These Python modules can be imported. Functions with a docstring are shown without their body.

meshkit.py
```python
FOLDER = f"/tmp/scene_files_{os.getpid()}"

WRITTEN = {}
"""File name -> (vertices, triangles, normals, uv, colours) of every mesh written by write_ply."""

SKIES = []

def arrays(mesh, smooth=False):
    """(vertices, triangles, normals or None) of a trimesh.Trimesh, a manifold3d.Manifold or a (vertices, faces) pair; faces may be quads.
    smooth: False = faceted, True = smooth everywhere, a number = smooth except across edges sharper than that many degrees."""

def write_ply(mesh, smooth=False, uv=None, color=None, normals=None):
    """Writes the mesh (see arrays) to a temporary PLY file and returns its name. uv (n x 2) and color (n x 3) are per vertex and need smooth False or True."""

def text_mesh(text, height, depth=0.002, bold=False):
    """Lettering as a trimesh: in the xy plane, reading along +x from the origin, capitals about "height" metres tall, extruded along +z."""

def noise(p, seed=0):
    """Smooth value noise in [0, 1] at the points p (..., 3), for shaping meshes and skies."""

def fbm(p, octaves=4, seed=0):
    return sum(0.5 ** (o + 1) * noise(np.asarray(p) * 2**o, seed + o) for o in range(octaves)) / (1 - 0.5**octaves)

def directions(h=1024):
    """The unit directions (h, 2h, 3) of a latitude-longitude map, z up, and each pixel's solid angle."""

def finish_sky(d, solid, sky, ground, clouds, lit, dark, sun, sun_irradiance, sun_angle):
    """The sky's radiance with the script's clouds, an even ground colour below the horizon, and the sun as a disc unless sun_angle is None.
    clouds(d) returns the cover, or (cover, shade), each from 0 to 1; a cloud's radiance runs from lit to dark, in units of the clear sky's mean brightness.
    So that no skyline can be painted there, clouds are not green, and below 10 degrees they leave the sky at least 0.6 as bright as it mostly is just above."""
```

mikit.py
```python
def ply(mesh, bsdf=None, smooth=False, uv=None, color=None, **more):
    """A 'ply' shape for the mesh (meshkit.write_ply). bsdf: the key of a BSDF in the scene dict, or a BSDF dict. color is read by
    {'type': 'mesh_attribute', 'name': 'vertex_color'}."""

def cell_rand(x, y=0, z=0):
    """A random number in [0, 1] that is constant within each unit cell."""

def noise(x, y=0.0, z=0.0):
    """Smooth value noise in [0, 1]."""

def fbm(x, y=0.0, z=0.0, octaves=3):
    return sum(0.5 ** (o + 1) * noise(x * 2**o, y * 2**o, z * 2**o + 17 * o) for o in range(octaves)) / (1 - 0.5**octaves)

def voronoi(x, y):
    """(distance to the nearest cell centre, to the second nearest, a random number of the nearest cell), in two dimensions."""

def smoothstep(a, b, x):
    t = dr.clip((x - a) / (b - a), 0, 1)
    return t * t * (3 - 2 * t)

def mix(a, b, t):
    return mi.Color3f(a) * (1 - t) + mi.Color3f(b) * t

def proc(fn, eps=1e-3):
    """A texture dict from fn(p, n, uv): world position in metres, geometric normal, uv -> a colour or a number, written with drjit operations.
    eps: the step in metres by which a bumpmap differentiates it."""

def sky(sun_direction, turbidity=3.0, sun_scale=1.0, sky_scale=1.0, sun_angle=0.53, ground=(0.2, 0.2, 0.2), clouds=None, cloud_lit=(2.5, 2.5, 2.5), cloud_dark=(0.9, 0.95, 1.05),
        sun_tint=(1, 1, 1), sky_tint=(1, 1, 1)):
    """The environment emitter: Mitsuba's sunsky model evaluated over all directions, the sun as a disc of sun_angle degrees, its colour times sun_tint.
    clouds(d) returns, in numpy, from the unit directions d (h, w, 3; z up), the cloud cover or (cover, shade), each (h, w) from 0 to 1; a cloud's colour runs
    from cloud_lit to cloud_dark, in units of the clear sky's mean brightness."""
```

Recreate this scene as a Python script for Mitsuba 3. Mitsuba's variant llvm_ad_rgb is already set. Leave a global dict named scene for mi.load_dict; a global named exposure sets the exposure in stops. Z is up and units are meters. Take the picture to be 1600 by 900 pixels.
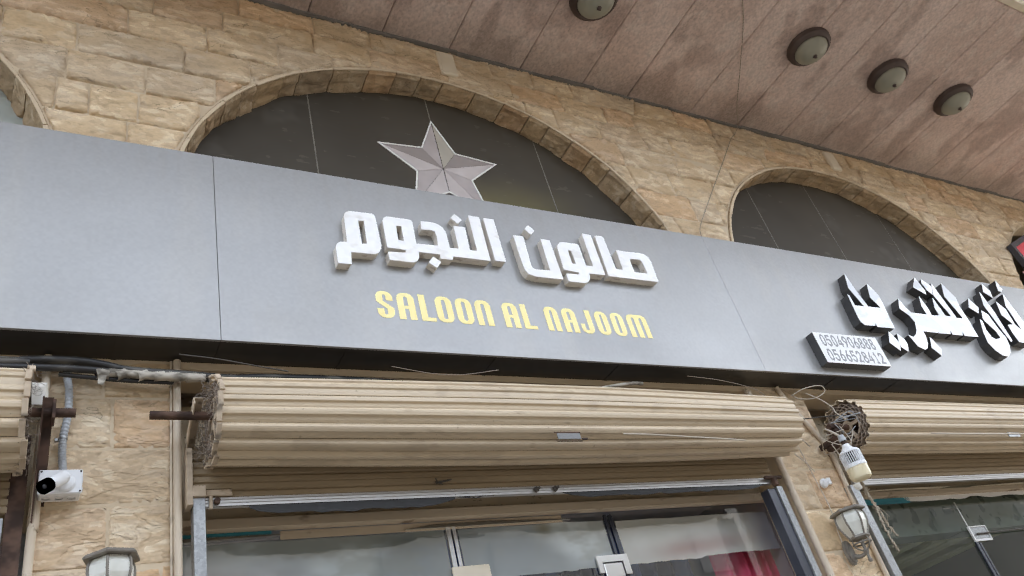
import math, random
import numpy as np, trimesh
import mitsuba as mi, drjit as dr
import mikit, meshkit
from mikit import proc, noise, fbm, voronoi, smoothstep, mix, cell_rand
from shapely.geometry import Polygon, box as sbox, LineString, Point
from shapely.ops import unary_union
from shapely import affinity
from scipy.spatial import Delaunay

T = mi.ScalarTransform4f
scene, labels = {}, {}

# ---------------------------------------------------------------- camera, sky, exposure
CAM = np.array([0.0, -3.6, 1.6])
FWD = np.array([0.4974, 0.6656, 0.5564])
UPV = np.array([-0.0909, -0.5977, 0.7965])
scene['camera'] = {'type': 'perspective', 'fov': 64.344, 'fov_axis': 'x', 'near_clip': 0.05, 'far_clip': 400.0,
                   'to_world': T().look_at(origin=CAM.tolist(), target=(CAM + FWD).tolist(), up=UPV.tolist())}
exposure = 4.42
SUN = (0.75, 0.12, 0.66)
scene['sky'] = mikit.sky(SUN, turbidity=5, sun_scale=0.33, ground=(0.25, 0.23, 0.2),
                         clouds=lambda d: (0.48 + 0.0 * d[..., 2], 0.15 + 0.0 * d[..., 2]),
                         cloud_lit=(1.9, 1.9, 1.9), cloud_dark=(1.0, 1.0, 1.02))


# ---------------------------------------------------------------- materials
def B(name, d):
    scene[name] = {'id': name, **d} if False else d
    return name


def pr(color, rough=0.6, **k):
    c = color if isinstance(color, dict) else {'type': 'rgb', 'value': list(color)}
    return {'type': 'principled', 'base_color': c, 'roughness': rough, **k}


def two(b):
    return {'type': 'twosided', 'bsdf': b}


def bump(fn, scale, b, eps=2e-3):
    return {'type': 'bumpmap', 'arbitrary': proc(fn, eps), 'scale': scale, 'bsdf': b}


def stone_col(p, n, uv):
    a = fbm(p.x * 3.1 + uv.x * 40, p.y * 3.0, p.z * 5.2, 4)
    b = fbm(p.x * 14 + 7 + uv.y * 20, p.y * 14, p.z * 22, 3)
    c = mix((0.60, 0.475, 0.315), (0.69, 0.565, 0.40), smoothstep(0.35, 0.7, a))
    c = mix(c, (0.47, 0.355, 0.225), smoothstep(0.55, 0.85, b) * 0.45)
    c = mix(c, (0.67, 0.57, 0.43), smoothstep(0.56, 0.72, fbm(p.x * 9 + 3, p.z * 16 + uv.x * 9, p.y * 9, 3)) * 0.6)
    w2 = fbm(p.x * 5 + uv.y * 7, p.y * 5, p.z * 5, 2) * 2.2
    chip = fbm(p.x * 13 + w2, p.y * 13, p.z * 24 + w2, 4)
    c = mix(c, (0.80, 0.70, 0.53), smoothstep(0.585, 0.605, chip) * smoothstep(0.42, 0.5, a) * 0.75)
    c = mix(c, (0.40, 0.31, 0.21), smoothstep(0.41, 0.395, chip) * 0.35)
    ck = dr.abs(fbm(p.x * 5.5 + w2 * 0.8, p.y * 5, p.z * 13 + w2 * 1.4 + uv.x * 5, 3) - 0.5)
    c = mix(c, (0.17, 0.12, 0.08), smoothstep(0.009, 0.003, ck) * smoothstep(0.52, 0.66, fbm(p.x * 3 + uv.x * 31, p.y * 3, p.z * 5, 2)) * 0.5)
    gr = fbm(p.x * 70, p.y * 70, p.z * 90, 2)
    c = c * mix((0.88, 0.88, 0.88), (1.12, 1.12, 1.12), gr)
    tone = mix((0.94, 0.91, 0.89), (1.06, 1.0, 0.92), uv.x)
    c = c * tone
    c = mix(c, c * mi.Color3f(1.0, 0.90, 0.84), smoothstep(0.72, 0.95, uv.y) * 0.8)
    return mix(c, (0.36, 0.30, 0.24), smoothstep(0.6, 0.8, fbm(p.x * 1.3 + 11, p.z * 1.6, 2.0, 3)) * 0.25)


def stone_bump(p, n, uv):
    w = fbm(p.x * 4, p.y * 4, p.z * 4, 2) * 1.6
    f = fbm(p.x * 6 + w, p.y * 6, p.z * 12 + w * 1.5 + uv.x * 13, 4)
    t = f * 9
    ledge = (dr.floor(t) + smoothstep(0.0, 0.22, t - dr.floor(t))) / 9
    return ledge * 1.1 + fbm(p.x * 34, p.y * 34, p.z * 46, 3) * 0.32


B('m_stone', bump(stone_bump, 0.035, pr(proc(stone_col), 0.85, specular=0.25)))
B('m_stone_shaded', bump(stone_bump, 0.04, pr(proc(lambda p, n, uv: stone_col(p, n, uv) * mix((0.62, 0.60, 0.58), (0.76, 0.71, 0.65), uv.y)), 0.85, specular=0.25)))  # arch stones: shade of their downward faces multiplied into the colour
B('m_mortar', bump(lambda p, n, uv: fbm(p.x * 25, p.y * 25, p.z * 25, 3), 0.006, pr(proc(lambda p, n, uv: mix((0.56, 0.45, 0.31), (0.66, 0.54, 0.385), fbm(p.x * 6, p.y * 6, p.z * 6, 3))), 0.9, specular=0.2)))
B('m_plaster', bump(lambda p, n, uv: fbm(p.x * 12, p.y * 12, p.z * 12, 3), 0.006, pr(proc(lambda p, n, uv: mix(mix((0.40, 0.33, 0.23), (0.52, 0.44, 0.32), fbm(p.x * 5, p.y * 5, p.z * 5, 3)), (0.16, 0.13, 0.1), smoothstep(0.72, 0.78, fbm(p.x * 60, p.y * 60, p.z * 60, 2)) * 0.7)), 0.9, specular=0.2)))


def soffit_col(p, n, uv):
    a = fbm(p.x * 2.2 + uv.x * 9, p.y * 1.8, 0.0, 4)
    w = fbm(p.x * 3, p.y * 3, 6.0, 2) * 2
    b = fbm(p.x * 11 + w, p.y * 8 + w, 1.0, 5)
    c = mix((0.57, 0.445, 0.395), (0.66, 0.535, 0.485), smoothstep(0.3, 0.7, a))
    c = mix(c, (0.66, 0.56, 0.51), smoothstep(0.53, 0.68, b) * 0.55)
    c = mix(c, (0.36, 0.26, 0.225), smoothstep(0.53, 0.72, fbm(p.x * 3.5 + 5, p.y * 2.2, 4.0, 4)) * 0.6)
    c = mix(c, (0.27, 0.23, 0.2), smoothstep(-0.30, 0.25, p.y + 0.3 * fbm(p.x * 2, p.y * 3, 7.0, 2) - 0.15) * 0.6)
    grit = fbm(p.x * 60, p.y * 45, 2.0, 3)
    return c * mix((0.74, 0.74, 0.74), (1.26, 1.25, 1.24), grit)


def soffit_bump(p, n, uv):
    r = 1 - dr.abs(2 * fbm(p.x * 8 + p.y * 2, p.y * 4, 0.0, 4) - 1)
    return r * 0.7 + fbm(p.x * 38, p.y * 26, 0.0, 3) * 0.6


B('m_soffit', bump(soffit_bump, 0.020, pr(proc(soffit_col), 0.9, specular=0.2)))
B('m_joint_shadow', pr(proc(lambda p, n, uv: mix((0.10, 0.095, 0.09), (0.24, 0.22, 0.20), fbm(p.x * 9, p.y * 20, p.z * 20, 3))), 0.9))  # shade tone for the strip where the wall meets the canopy
B('m_cream', pr(proc(lambda p, n, uv: mix((0.66, 0.58, 0.44), (0.74, 0.67, 0.54), fbm(p.x * 7, p.y * 7, p.z * 7, 3))), 0.7))


def sign_col(p, n, uv):
    d = fbm(p.x * 1.4, p.z * 3.0, p.y, 4)
    s = fbm(p.x * 6, p.z * 1.2, 3.0, 3)
    c = mix((0.305, 0.303, 0.296), (0.335, 0.332, 0.324), d)
    c = mix(c, (0.38, 0.36, 0.32), smoothstep(0.52, 0.8, s) * 0.2)
    run = fbm(p.x * 26, p.z * 1.1, 9.0, 3) * smoothstep(4.3, 5.4, p.z)
    c = mix(c, (0.30, 0.28, 0.25), smoothstep(0.52, 0.75, run) * 0.18)
    return c * mix((0.95, 0.95, 0.95), (1.05, 1.05, 1.05), fbm(p.x * 60, p.z * 60, p.y, 2))


B('m_sign', pr(proc(sign_col), proc(lambda p, n, uv: 0.34 + 0.12 * fbm(p.x * 2.2, p.z * 2.6, 1.0, 3)), metallic=0.42, specular=0.5))
B('m_sign_under', pr(proc(lambda p, n, uv: mix((0.025, 0.022, 0.02), (0.055, 0.05, 0.045), fbm(p.x * 1.5, p.y * 9, 0.0, 3))), 0.35, metallic=0.3))
B('m_black', pr((0.02, 0.02, 0.02), 0.5))
B('m_letter_white', pr(proc(lambda p, n, uv: mix(mix((0.855, 0.85, 0.84), (0.90, 0.90, 0.895), smoothstep(0.3, 0.7, fbm(p.x * 24, p.z * 24, p.y * 10, 3))), (0.55, 0.47, 0.36), smoothstep(0.66, 0.8, fbm(p.x * 9, p.z * 13, 5.0, 3)) * 0.25)), 0.45))
B('m_letter_side', pr(proc(lambda p, n, uv: mix(mix((0.60, 0.56, 0.50), (0.70, 0.665, 0.61), fbm(p.x * 10, p.y * 90, p.z * 10, 3)), (0.28, 0.22, 0.16), smoothstep(0.6, 0.8, fbm(p.x * 18, p.y * 30, p.z * 18, 3)) * 0.6)), 0.5))
B('m_letter_silver', pr(proc(lambda p, n, uv: mix((0.55, 0.56, 0.57), (0.82, 0.82, 0.82), smoothstep(0.36, 0.64, fbm(p.x * 5, p.z * 9, 4.0, 4)))), 0.38, metallic=0.35))
B('m_letter_black', pr(proc(lambda p, n, uv: mix((0.025, 0.026, 0.03), (0.06, 0.058, 0.055), fbm(p.x * 20, p.y * 20, p.z * 20, 3))), 0.28, specular=0.6))
B('m_yellow', pr(proc(lambda p, n, uv: mix((0.93, 0.79, 0.31), (0.97, 0.87, 0.43), fbm(p.x * 14, p.z * 14, 0.0, 3))), 0.5))
B('m_plate_white', pr((0.74, 0.74, 0.73), 0.4))
B('m_digit_grey', pr((0.26, 0.26, 0.27), 0.5))


def shutter_col(p, n, uv):
    c = mix((0.54, 0.44, 0.305), (0.60, 0.495, 0.355), fbm(p.x * 1.4, p.y * 5, p.z * 5 + uv.x * 5, 3))
    st = fbm(p.x * 1.1, p.y * 40 + uv.x * 20, p.z * 40, 4)
    c = mix(c, (0.45, 0.37, 0.27), smoothstep(0.55, 0.8, st) * 0.18)
    c = mix(c, (0.40, 0.33, 0.24), smoothstep(0.45, 0.7, fbm(p.x * 0.7 + uv.y * 9, p.z * 7, p.y * 7, 3)) * 0.35)
    c = mix(c, (0.30, 0.23, 0.15), smoothstep(0.68, 0.85, fbm(p.x * 6, p.y * 22, p.z * 22, 4)) * 0.45)
    smudge = dr.exp(-dr.square((p.x - 3.45) / 0.16)) * smoothstep(3.47, 3.40, p.z) * smoothstep(-0.1, -0.14, p.y)
    c = mix(c, (0.30, 0.24, 0.17), smudge * smoothstep(0.42, 0.6, fbm(p.x * 16, p.z * 9, 3.0, 3)) * 0.6)
    c = mix(c, (0.33, 0.26, 0.18), smoothstep(0.60, 0.74, fbm(p.x * 5 + uv.y * 11, p.y * 5, p.z * 5, 4)) * 0.35)
    c = mix(c, (0.22, 0.17, 0.12), smoothstep(0.84, 0.87, fbm(p.x * 45, p.y * 45, p.z * 45 + uv.x * 9, 2)) * 0.5)
    return c


B('m_shutter', pr(proc(shutter_col), 0.45, specular=0.45))
B('m_shutter_brown', pr(proc(lambda p, n, uv: mix((0.24, 0.18, 0.11), (0.36, 0.28, 0.18), fbm(p.x * 2, p.y * 20, p.z * 20, 4))), 0.7))  # darker, browner shutter tone for the hanging slats
B('m_coil', bump(lambda p, n, uv: fbm(p.x * 20, p.y * 45, p.z * 45, 3), 0.008, pr(proc(lambda p, n, uv: mix((0.20, 0.155, 0.12), (0.46, 0.37, 0.29), fbm(p.x * 18, p.y * 25, p.z * 25, 3))), 0.85)))
B('m_clip', pr(proc(lambda p, n, uv: mix(mix((0.34, 0.26, 0.18), (0.52, 0.43, 0.32), fbm(p.x * 12, p.y * 12, p.z * 30, 3)), (0.10, 0.08, 0.06), smoothstep(0.58, 0.75, fbm(p.x * 20, p.y * 16, p.z * 16, 3)) * 0.8)), 0.8))
B('m_fibre', pr((0.22, 0.18, 0.145), 0.95))
B('m_rust', bump(lambda p, n, uv: fbm(p.x * 40, p.y * 40, p.z * 40, 3), 0.004, pr(proc(lambda p, n, uv: mix((0.045, 0.026, 0.019), (0.13, 0.075, 0.052), smoothstep(0.35, 0.7, fbm(p.x * 14, p.y * 14, p.z * 14, 4)))), 0.8, metallic=0.2)))
B('m_galv', pr(proc(lambda p, n, uv: mix((0.22, 0.225, 0.225), (0.42, 0.425, 0.42), voronoi(p.x * 90 + p.y * 70, p.z * 90)[2] * 0.55 + 0.3 * fbm(p.x * 9, p.y * 9, p.z * 9, 3))), 0.42, metallic=0.6))
B('m_steel', pr((0.17, 0.17, 0.165), 0.5, metallic=0.4))
B('m_polished', pr((0.88, 0.86, 0.82), 0.12, metallic=1.0))
B('m_alu', pr(proc(lambda p, n, uv: mix((0.42, 0.405, 0.38), (0.64, 0.62, 0.59), fbm(p.x * 2, p.y * 60, p.z * 90, 3))), 0.42, metallic=0.7))
B('m_chrome', pr((0.72, 0.70, 0.66), 0.2, metallic=0.9))
B('m_lintel', pr(proc(lambda p, n, uv: mix(mix((0.40, 0.32, 0.23), (0.55, 0.46, 0.34), fbm(p.x * 1.6, p.y * 12, p.z * 12, 3)), (0.12, 0.07, 0.04), smoothstep(0.66, 0.76, fbm(p.x * 7, p.y * 9, p.z * 14, 3)) * 0.7)), 0.8))
B('m_teal', pr((0.03, 0.20, 0.26), 0.4))
B('m_paper', pr(proc(lambda p, n, uv: mix((0.60, 0.59, 0.56), (0.76, 0.75, 0.72), fbm(p.x * 5, p.z * 15, 0.0, 3))), 0.7))


def film_col(p, n, uv):
    f = fbm(p.x * 1.3, p.z * 2.5, 0.0, 4)
    c = mix((0.26, 0.29, 0.29), (0.62, 0.66, 0.65), smoothstep(0.34, 0.66, f))
    c = mix(c, (0.30, 0.31, 0.26), smoothstep(0.58, 0.72, fbm(p.x * 3.3 + 5, p.z * 7, 2.0, 4)) * 0.5)
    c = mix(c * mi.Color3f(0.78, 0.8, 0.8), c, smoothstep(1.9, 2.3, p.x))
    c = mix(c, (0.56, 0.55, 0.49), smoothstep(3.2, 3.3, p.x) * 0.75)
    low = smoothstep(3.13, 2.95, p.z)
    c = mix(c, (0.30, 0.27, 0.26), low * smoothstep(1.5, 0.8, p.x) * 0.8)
    r = dr.exp(-dr.square((p.x - 4.05 + 0.25 * fbm(p.x * 4, p.z * 4, 1.0, 2)) / 0.42) - dr.square((p.z - 2.955 - 0.05 * (p.x - 4)) / 0.06))
    c = mix(c, (0.30, 0.17, 0.14), r * 0.8)
    c = mix(c, (0.07, 0.08, 0.14), smoothstep(4.40, 4.66, p.x + 0.1 * fbm(p.x * 5, p.z * 6, 2.0, 2)) * 0.8)
    s = dr.exp(-dr.square((p.x - 2.75) / 0.06) - dr.square((p.z - 3.14) / 0.045))
    return mix(c, (0.25, 0.22, 0.12), s * 0.7)


B('m_film', two(pr(proc(film_col), 0.55)))
B('m_glass', {'type': 'thindielectric', 'int_ior': 1.52})
B('m_glass_green', {'type': 'thindielectric', 'int_ior': 1.28, 'specular_transmittance': {'type': 'rgb', 'value': [0.62, 0.70, 0.65]}})
B('m_frame_dark', pr((0.03, 0.033, 0.045), 0.3, specular=0.6))
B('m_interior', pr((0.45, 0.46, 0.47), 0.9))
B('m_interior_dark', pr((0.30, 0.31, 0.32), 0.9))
B('m_beam', pr(proc(lambda p, n, uv: mix(mix((0.20, 0.20, 0.185), (0.29, 0.29, 0.265), fbm(p.x * 4, p.y, p.z * 6, 4)), (0.07, 0.08, 0.07), smoothstep(0.62, 0.7, fbm(p.x * 11, p.y, p.z * 9, 2)) * 0.8)), 0.8))
B('m_batten', pr(proc(lambda p, n, uv: mix((0.55, 0.50, 0.36), (0.72, 0.66, 0.50), fbm(p.x * 8 + uv.x * 9, p.y * 1.5, 0.0, 3))), 0.7))
B('m_red_cloth', pr(proc(lambda p, n, uv: mix((0.50, 0.04, 0.10), (0.66, 0.10, 0.18), fbm(p.x * 9, p.y, p.z * 2, 2))), 0.8))
B('m_blue_cloth', pr(proc(lambda p, n, uv: mix((0.012, 0.025, 0.09), (0.06, 0.13, 0.34), smoothstep(0.4, 0.6, fbm(p.x * 13, p.y, p.z * 3, 2)))), 0.8))


def panel_col(p, n, uv):
    c = mix((0.050, 0.043, 0.033), (0.088, 0.076, 0.058), fbm(p.x * 1.2, p.z * 1.6, 0.0, 4))
    c = mix(c, (0.19, 0.165, 0.07), smoothstep(2.75, 2.95, p.x) * smoothstep(4.2, 3.2, p.x) * smoothstep(6.35, 5.75, p.z + 0.25 * fbm(p.x * 2, p.z * 2, 1.0, 2)) * smoothstep(4.9, 4.7, p.x) * 0.85)
    c = mix(c, (0.10, 0.09, 0.075), smoothstep(0.6, 0.75, fbm(p.x * 2.5 + 4, p.z * 2.5, 5.0, 4)) * 0.6)
    return mix(c, (0.36, 0.32, 0.26), smoothstep(0.77, 0.80, fbm(p.x * 7 + 2, p.z * 21, 8.0, 3)) * 0.08)


B('m_panel', pr(proc(panel_col), proc(lambda p, n, uv: 0.4 + 0.25 * fbm(p.x * 3, p.z * 3, 0.0, 3)), specular=0.3))
B('m_panel_pale', pr(proc(lambda p, n, uv: mix((0.34, 0.37, 0.34), (0.44, 0.47, 0.43), fbm(p.x * 2, p.z * 2, 0.0, 3))), 0.4))
B('m_seam', pr(proc(lambda p, n, uv: mix((0.12, 0.11, 0.09), (0.27, 0.25, 0.205), fbm(p.x * 9, p.z * 9, 0.0, 3))), 0.6))
B('m_star_line', pr((0.85, 0.84, 0.80), 0.5))
for k, c in enumerate([(0.48, 0.425, 0.41), (0.33, 0.285, 0.265), (0.58, 0.52, 0.50), (0.26, 0.24, 0.21), (0.48, 0.44, 0.37)]):
    B(f'm_star{k}', pr(proc(lambda p, n, uv, c=c: mi.Color3f(c) * mix((0.85, 0.85, 0.84), (1.1, 1.1, 1.1), fbm(p.x * 7, p.z * 7, 0.0, 4))), 0.45))
B('m_bronze', pr(proc(lambda p, n, uv: mix((0.07, 0.052, 0.046), (0.12, 0.09, 0.08), fbm(p.x * 20, p.y * 20, p.z * 20, 3))), 0.45, metallic=0.5))
B('m_lamp_glass', pr(proc(lambda p, n, uv: mix((0.26, 0.255, 0.20), (0.34, 0.335, 0.27), fbm(p.x * 9, p.y * 9, p.z * 9, 4))), 0.35))
B('m_lantern', pr(proc(lambda p, n, uv: mix((0.15, 0.135, 0.115), (0.27, 0.245, 0.21), fbm(p.x * 30, p.y * 30, p.z * 30, 3))), 0.6, metallic=0.3))
B('m_lantern_glass', pr(proc(lambda p, n, uv: mix((0.52, 0.52, 0.46), (0.68, 0.68, 0.62), fbm(p.x * 25, p.y * 25, p.z * 12, 3))), 0.2, specular=0.7))
B('m_white_plastic', pr(proc(lambda p, n, uv: mix((0.66, 0.67, 0.67), (0.78, 0.79, 0.80), fbm(p.x * 15, p.y * 15, p.z * 15, 3))), 0.4))
B('m_old_white', pr(proc(lambda p, n, uv: mix((0.56, 0.53, 0.46), (0.70, 0.68, 0.62), fbm(p.x * 12, p.y * 12, p.z * 8, 2))), 0.5))
B('m_grey_conduit', pr(proc(lambda p, n, uv: mix((0.30, 0.315, 0.33), (0.44, 0.455, 0.47), fbm(p.x * 20, p.y * 20, p.z * 20, 3))), 0.5))
B('m_beige_pipe', pr(proc(lambda p, n, uv: mix(mix((0.52, 0.43, 0.32), (0.60, 0.51, 0.39), fbm(p.x * 9, p.y * 9, p.z * 4, 3)), (0.25, 0.2, 0.15), smoothstep(0.62, 0.78, fbm(p.x * 20, p.y * 20, p.z * 10, 3)) * 0.5)), 0.6))
B('m_cable', pr(proc(lambda p, n, uv: mix((0.018, 0.017, 0.016), (0.11, 0.10, 0.085), smoothstep(0.4, 0.75, fbm(p.x * 9, p.y * 20, p.z * 20, 4)))), 0.5))
B('m_tape', pr(proc(lambda p, n, uv: mix((0.13, 0.115, 0.09), (0.46, 0.42, 0.35), smoothstep(0.3, 0.62, fbm(p.x * 16, p.y * 24, p.z * 24, 3)))), 0.75))
B('m_wire_pale', pr((0.50, 0.44, 0.36), 0.6))
B('m_wire_mid', pr((0.30, 0.25, 0.20), 0.6))
B('m_wire_dark', pr((0.07, 0.06, 0.05), 0.6))
B('m_twig', pr(proc(lambda p, n, uv: mix((0.28, 0.23, 0.17), (0.45, 0.39, 0.30), fbm(p.x * 40, p.y * 40, p.z * 40, 3))), 0.9))
B('m_bulb_lens', pr((0.70, 0.62, 0.42), 0.35, specular=0.6))
B('m_red', pr((0.50, 0.05, 0.06), 0.4))
B('m_red_print', pr(proc(lambda p, n, uv: mix((0.75, 0.62, 0.58), (0.62, 0.04, 0.06), smoothstep(5.65, 6.1, p.z + 0.15 * (p.x - 11)))), 0.4))
B('m_pink', pr((0.72, 0.45, 0.45), 0.4))
B('m_ground', pr(proc(lambda p, n, uv: mix((0.17, 0.155, 0.135), (0.24, 0.22, 0.19), fbm(p.x * 0.8, p.y * 0.8, 0.0, 4))), 0.95))
B('m_road', pr(proc(lambda p, n, uv: mix((0.06, 0.058, 0.055), (0.09, 0.087, 0.08), fbm(p.x * 2, p.y * 2, 0.0, 4))), 0.9))
B('m_far_wall', pr(proc(lambda p, n, uv: mix((0.15, 0.15, 0.14), (0.19, 0.185, 0.175), fbm(p.x * 0.5, p.y, p.z * 0.5, 4))), 0.9))
B('m_far_dark', pr((0.12, 0.12, 0.12), 0.5))


# ---------------------------------------------------------------- helpers
COUNT = {}


def key(base):
    n = COUNT.get(base, 0)
    COUNT[base] = n + 1
    return base if n == 0 else f'{base}_{n:03d}'


def add(parent, name, mesh, m, smooth=False, uv=None, label=None, kind=None):
    k = key(f'{parent}__{name}' if parent else name)
    if isinstance(mesh, list):
        mesh = trimesh.util.concatenate(mesh)
    if uv is not None:
        nv = len(mesh.vertices)
        uv = np.tile(np.asarray(uv, float), (nv, 1))
    scene[k] = mikit.ply(mesh, m, smooth=smooth, uv=uv)
    if label or kind:
        labels[k] = {**({'label': label} if label else {}), **({'kind': kind} if kind else {})}
    return k


def thing(name, label, category, group=None):
    k = key(name)
    labels[k] = {'label': label, 'category': category, **({'group': group} if group else {})}
    return k


def single(name, mesh, m, label, category, smooth=False, group=None):
    k = add(None, name, mesh, m, smooth)
    labels[k] = {'label': label, 'category': category, **({'group': group} if group else {})}
    return k


def struct(name, mesh, m):
    return add(None, name, mesh, m, kind='structure')


def box(x0, x1, y0, y1, z0, z1, bev=0.0):
    if bev <= 0:
        b = trimesh.creation.box((x1 - x0, y1 - y0, z1 - z0))
    else:
        pts = []
        hx, hy, hz = (x1 - x0) / 2, (y1 - y0) / 2, (z1 - z0) / 2
        for s in np.array(np.meshgrid([-1, 1], [-1, 1], [-1, 1])).T.reshape(-1, 3):
            for a in range(3):
                q = np.array([hx, hy, hz]) - bev
                q[a] += bev
                pts.append(s * q)
        b = trimesh.convex.convex_hull(np.array(pts))
    b.apply_translation(((x0 + x1) / 2, (y0 + y1) / 2, (z0 + z1) / 2))
    return b


def prism(poly, y0, y1):
    """A polygon in x, z extruded over y0..y1."""
    out = []
    for g in getattr(poly, 'geoms', [poly]):
        if g.area < 1e-7:
            continue
        m = trimesh.creation.extrude_polygon(g, y1 - y0, engine='earcut')
        v = m.vertices
        m.vertices = np.column_stack([v[:, 0], y1 - v[:, 2], v[:, 1]])
        out.append(m)
    return trimesh.util.concatenate(out)


def prism_x(poly, x0, x1):
    """A polygon in y, z extruded over x0..x1."""
    m = trimesh.creation.extrude_polygon(poly, x1 - x0, engine='earcut')
    v = m.vertices
    m.vertices = np.column_stack([x0 + v[:, 2], v[:, 0], v[:, 1]])
    return m


def spline(pts, n=8):
    p = np.asarray(pts, float)
    if len(p) < 3:
        return p
    q = np.vstack([2 * p[0] - p[1], p, 2 * p[-1] - p[-2]])
    out = []
    for i in range(1, len(q) - 2):
        for t in np.linspace(0, 1, n, endpoint=False):
            out.append(0.5 * (2 * q[i] + (q[i + 1] - q[i - 1]) * t + (2 * q[i - 1] - 5 * q[i] + 4 * q[i + 1] - q[i + 2]) * t ** 2 + (3 * q[i] - q[i - 1] - 3 * q[i + 1] + q[i + 2]) * t ** 3))
    return np.vstack([out, p[-1]])


def tube(pts, r, sides=8, smooth_n=6, rfn=None):
    p = spline(pts, smooth_n) if smooth_n else np.asarray(pts, float)
    n = len(p)
    t = np.gradient(p, axis=0)
    t /= np.linalg.norm(t, axis=1, keepdims=True) + 1e-12
    up = np.array([0.31, 0.17, 0.93])
    if abs(t[0] @ up) > 0.85:
        up = np.array([0.9, -0.4, 0.1])
    a = np.cross(t[0], up)
    a /= np.linalg.norm(a)
    A = [a]
    for i in range(1, n):
        a = A[-1] - t[i] * (A[-1] @ t[i])
        A.append(a / np.linalg.norm(a))
    A = np.array(A)
    Bn = np.cross(t, A)
    rr = np.full(n, r) if rfn is None else np.array([r * rfn(i / (n - 1)) for i in range(n)])
    th = np.linspace(0, 2 * np.pi, sides, endpoint=False)
    v = (p[:, None] + rr[:, None, None] * (np.cos(th)[None, :, None] * A[:, None] + np.sin(th)[None, :, None] * Bn[:, None])).reshape(-1, 3)
    f = []
    for i in range(n - 1):
        for j in range(sides):
            k = (j + 1) % sides
            a0, a1, b0, b1 = i * sides + j, i * sides + k, (i + 1) * sides + j, (i + 1) * sides + k
            f += [[a0, a1, b1], [a0, b1, b0]]
    c0, c1 = len(v), len(v) + 1
    v = np.vstack([v, p[0], p[-1]])
    for j in range(sides):
        k = (j + 1) % sides
        f += [[c0, k, j], [c1, (n - 1) * sides + j, (n - 1) * sides + k]]
    return trimesh.Trimesh(v, f, process=False)


def rod(a, b, r, sides=12):
    return tube([a, b], r, sides, 0)


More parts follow.
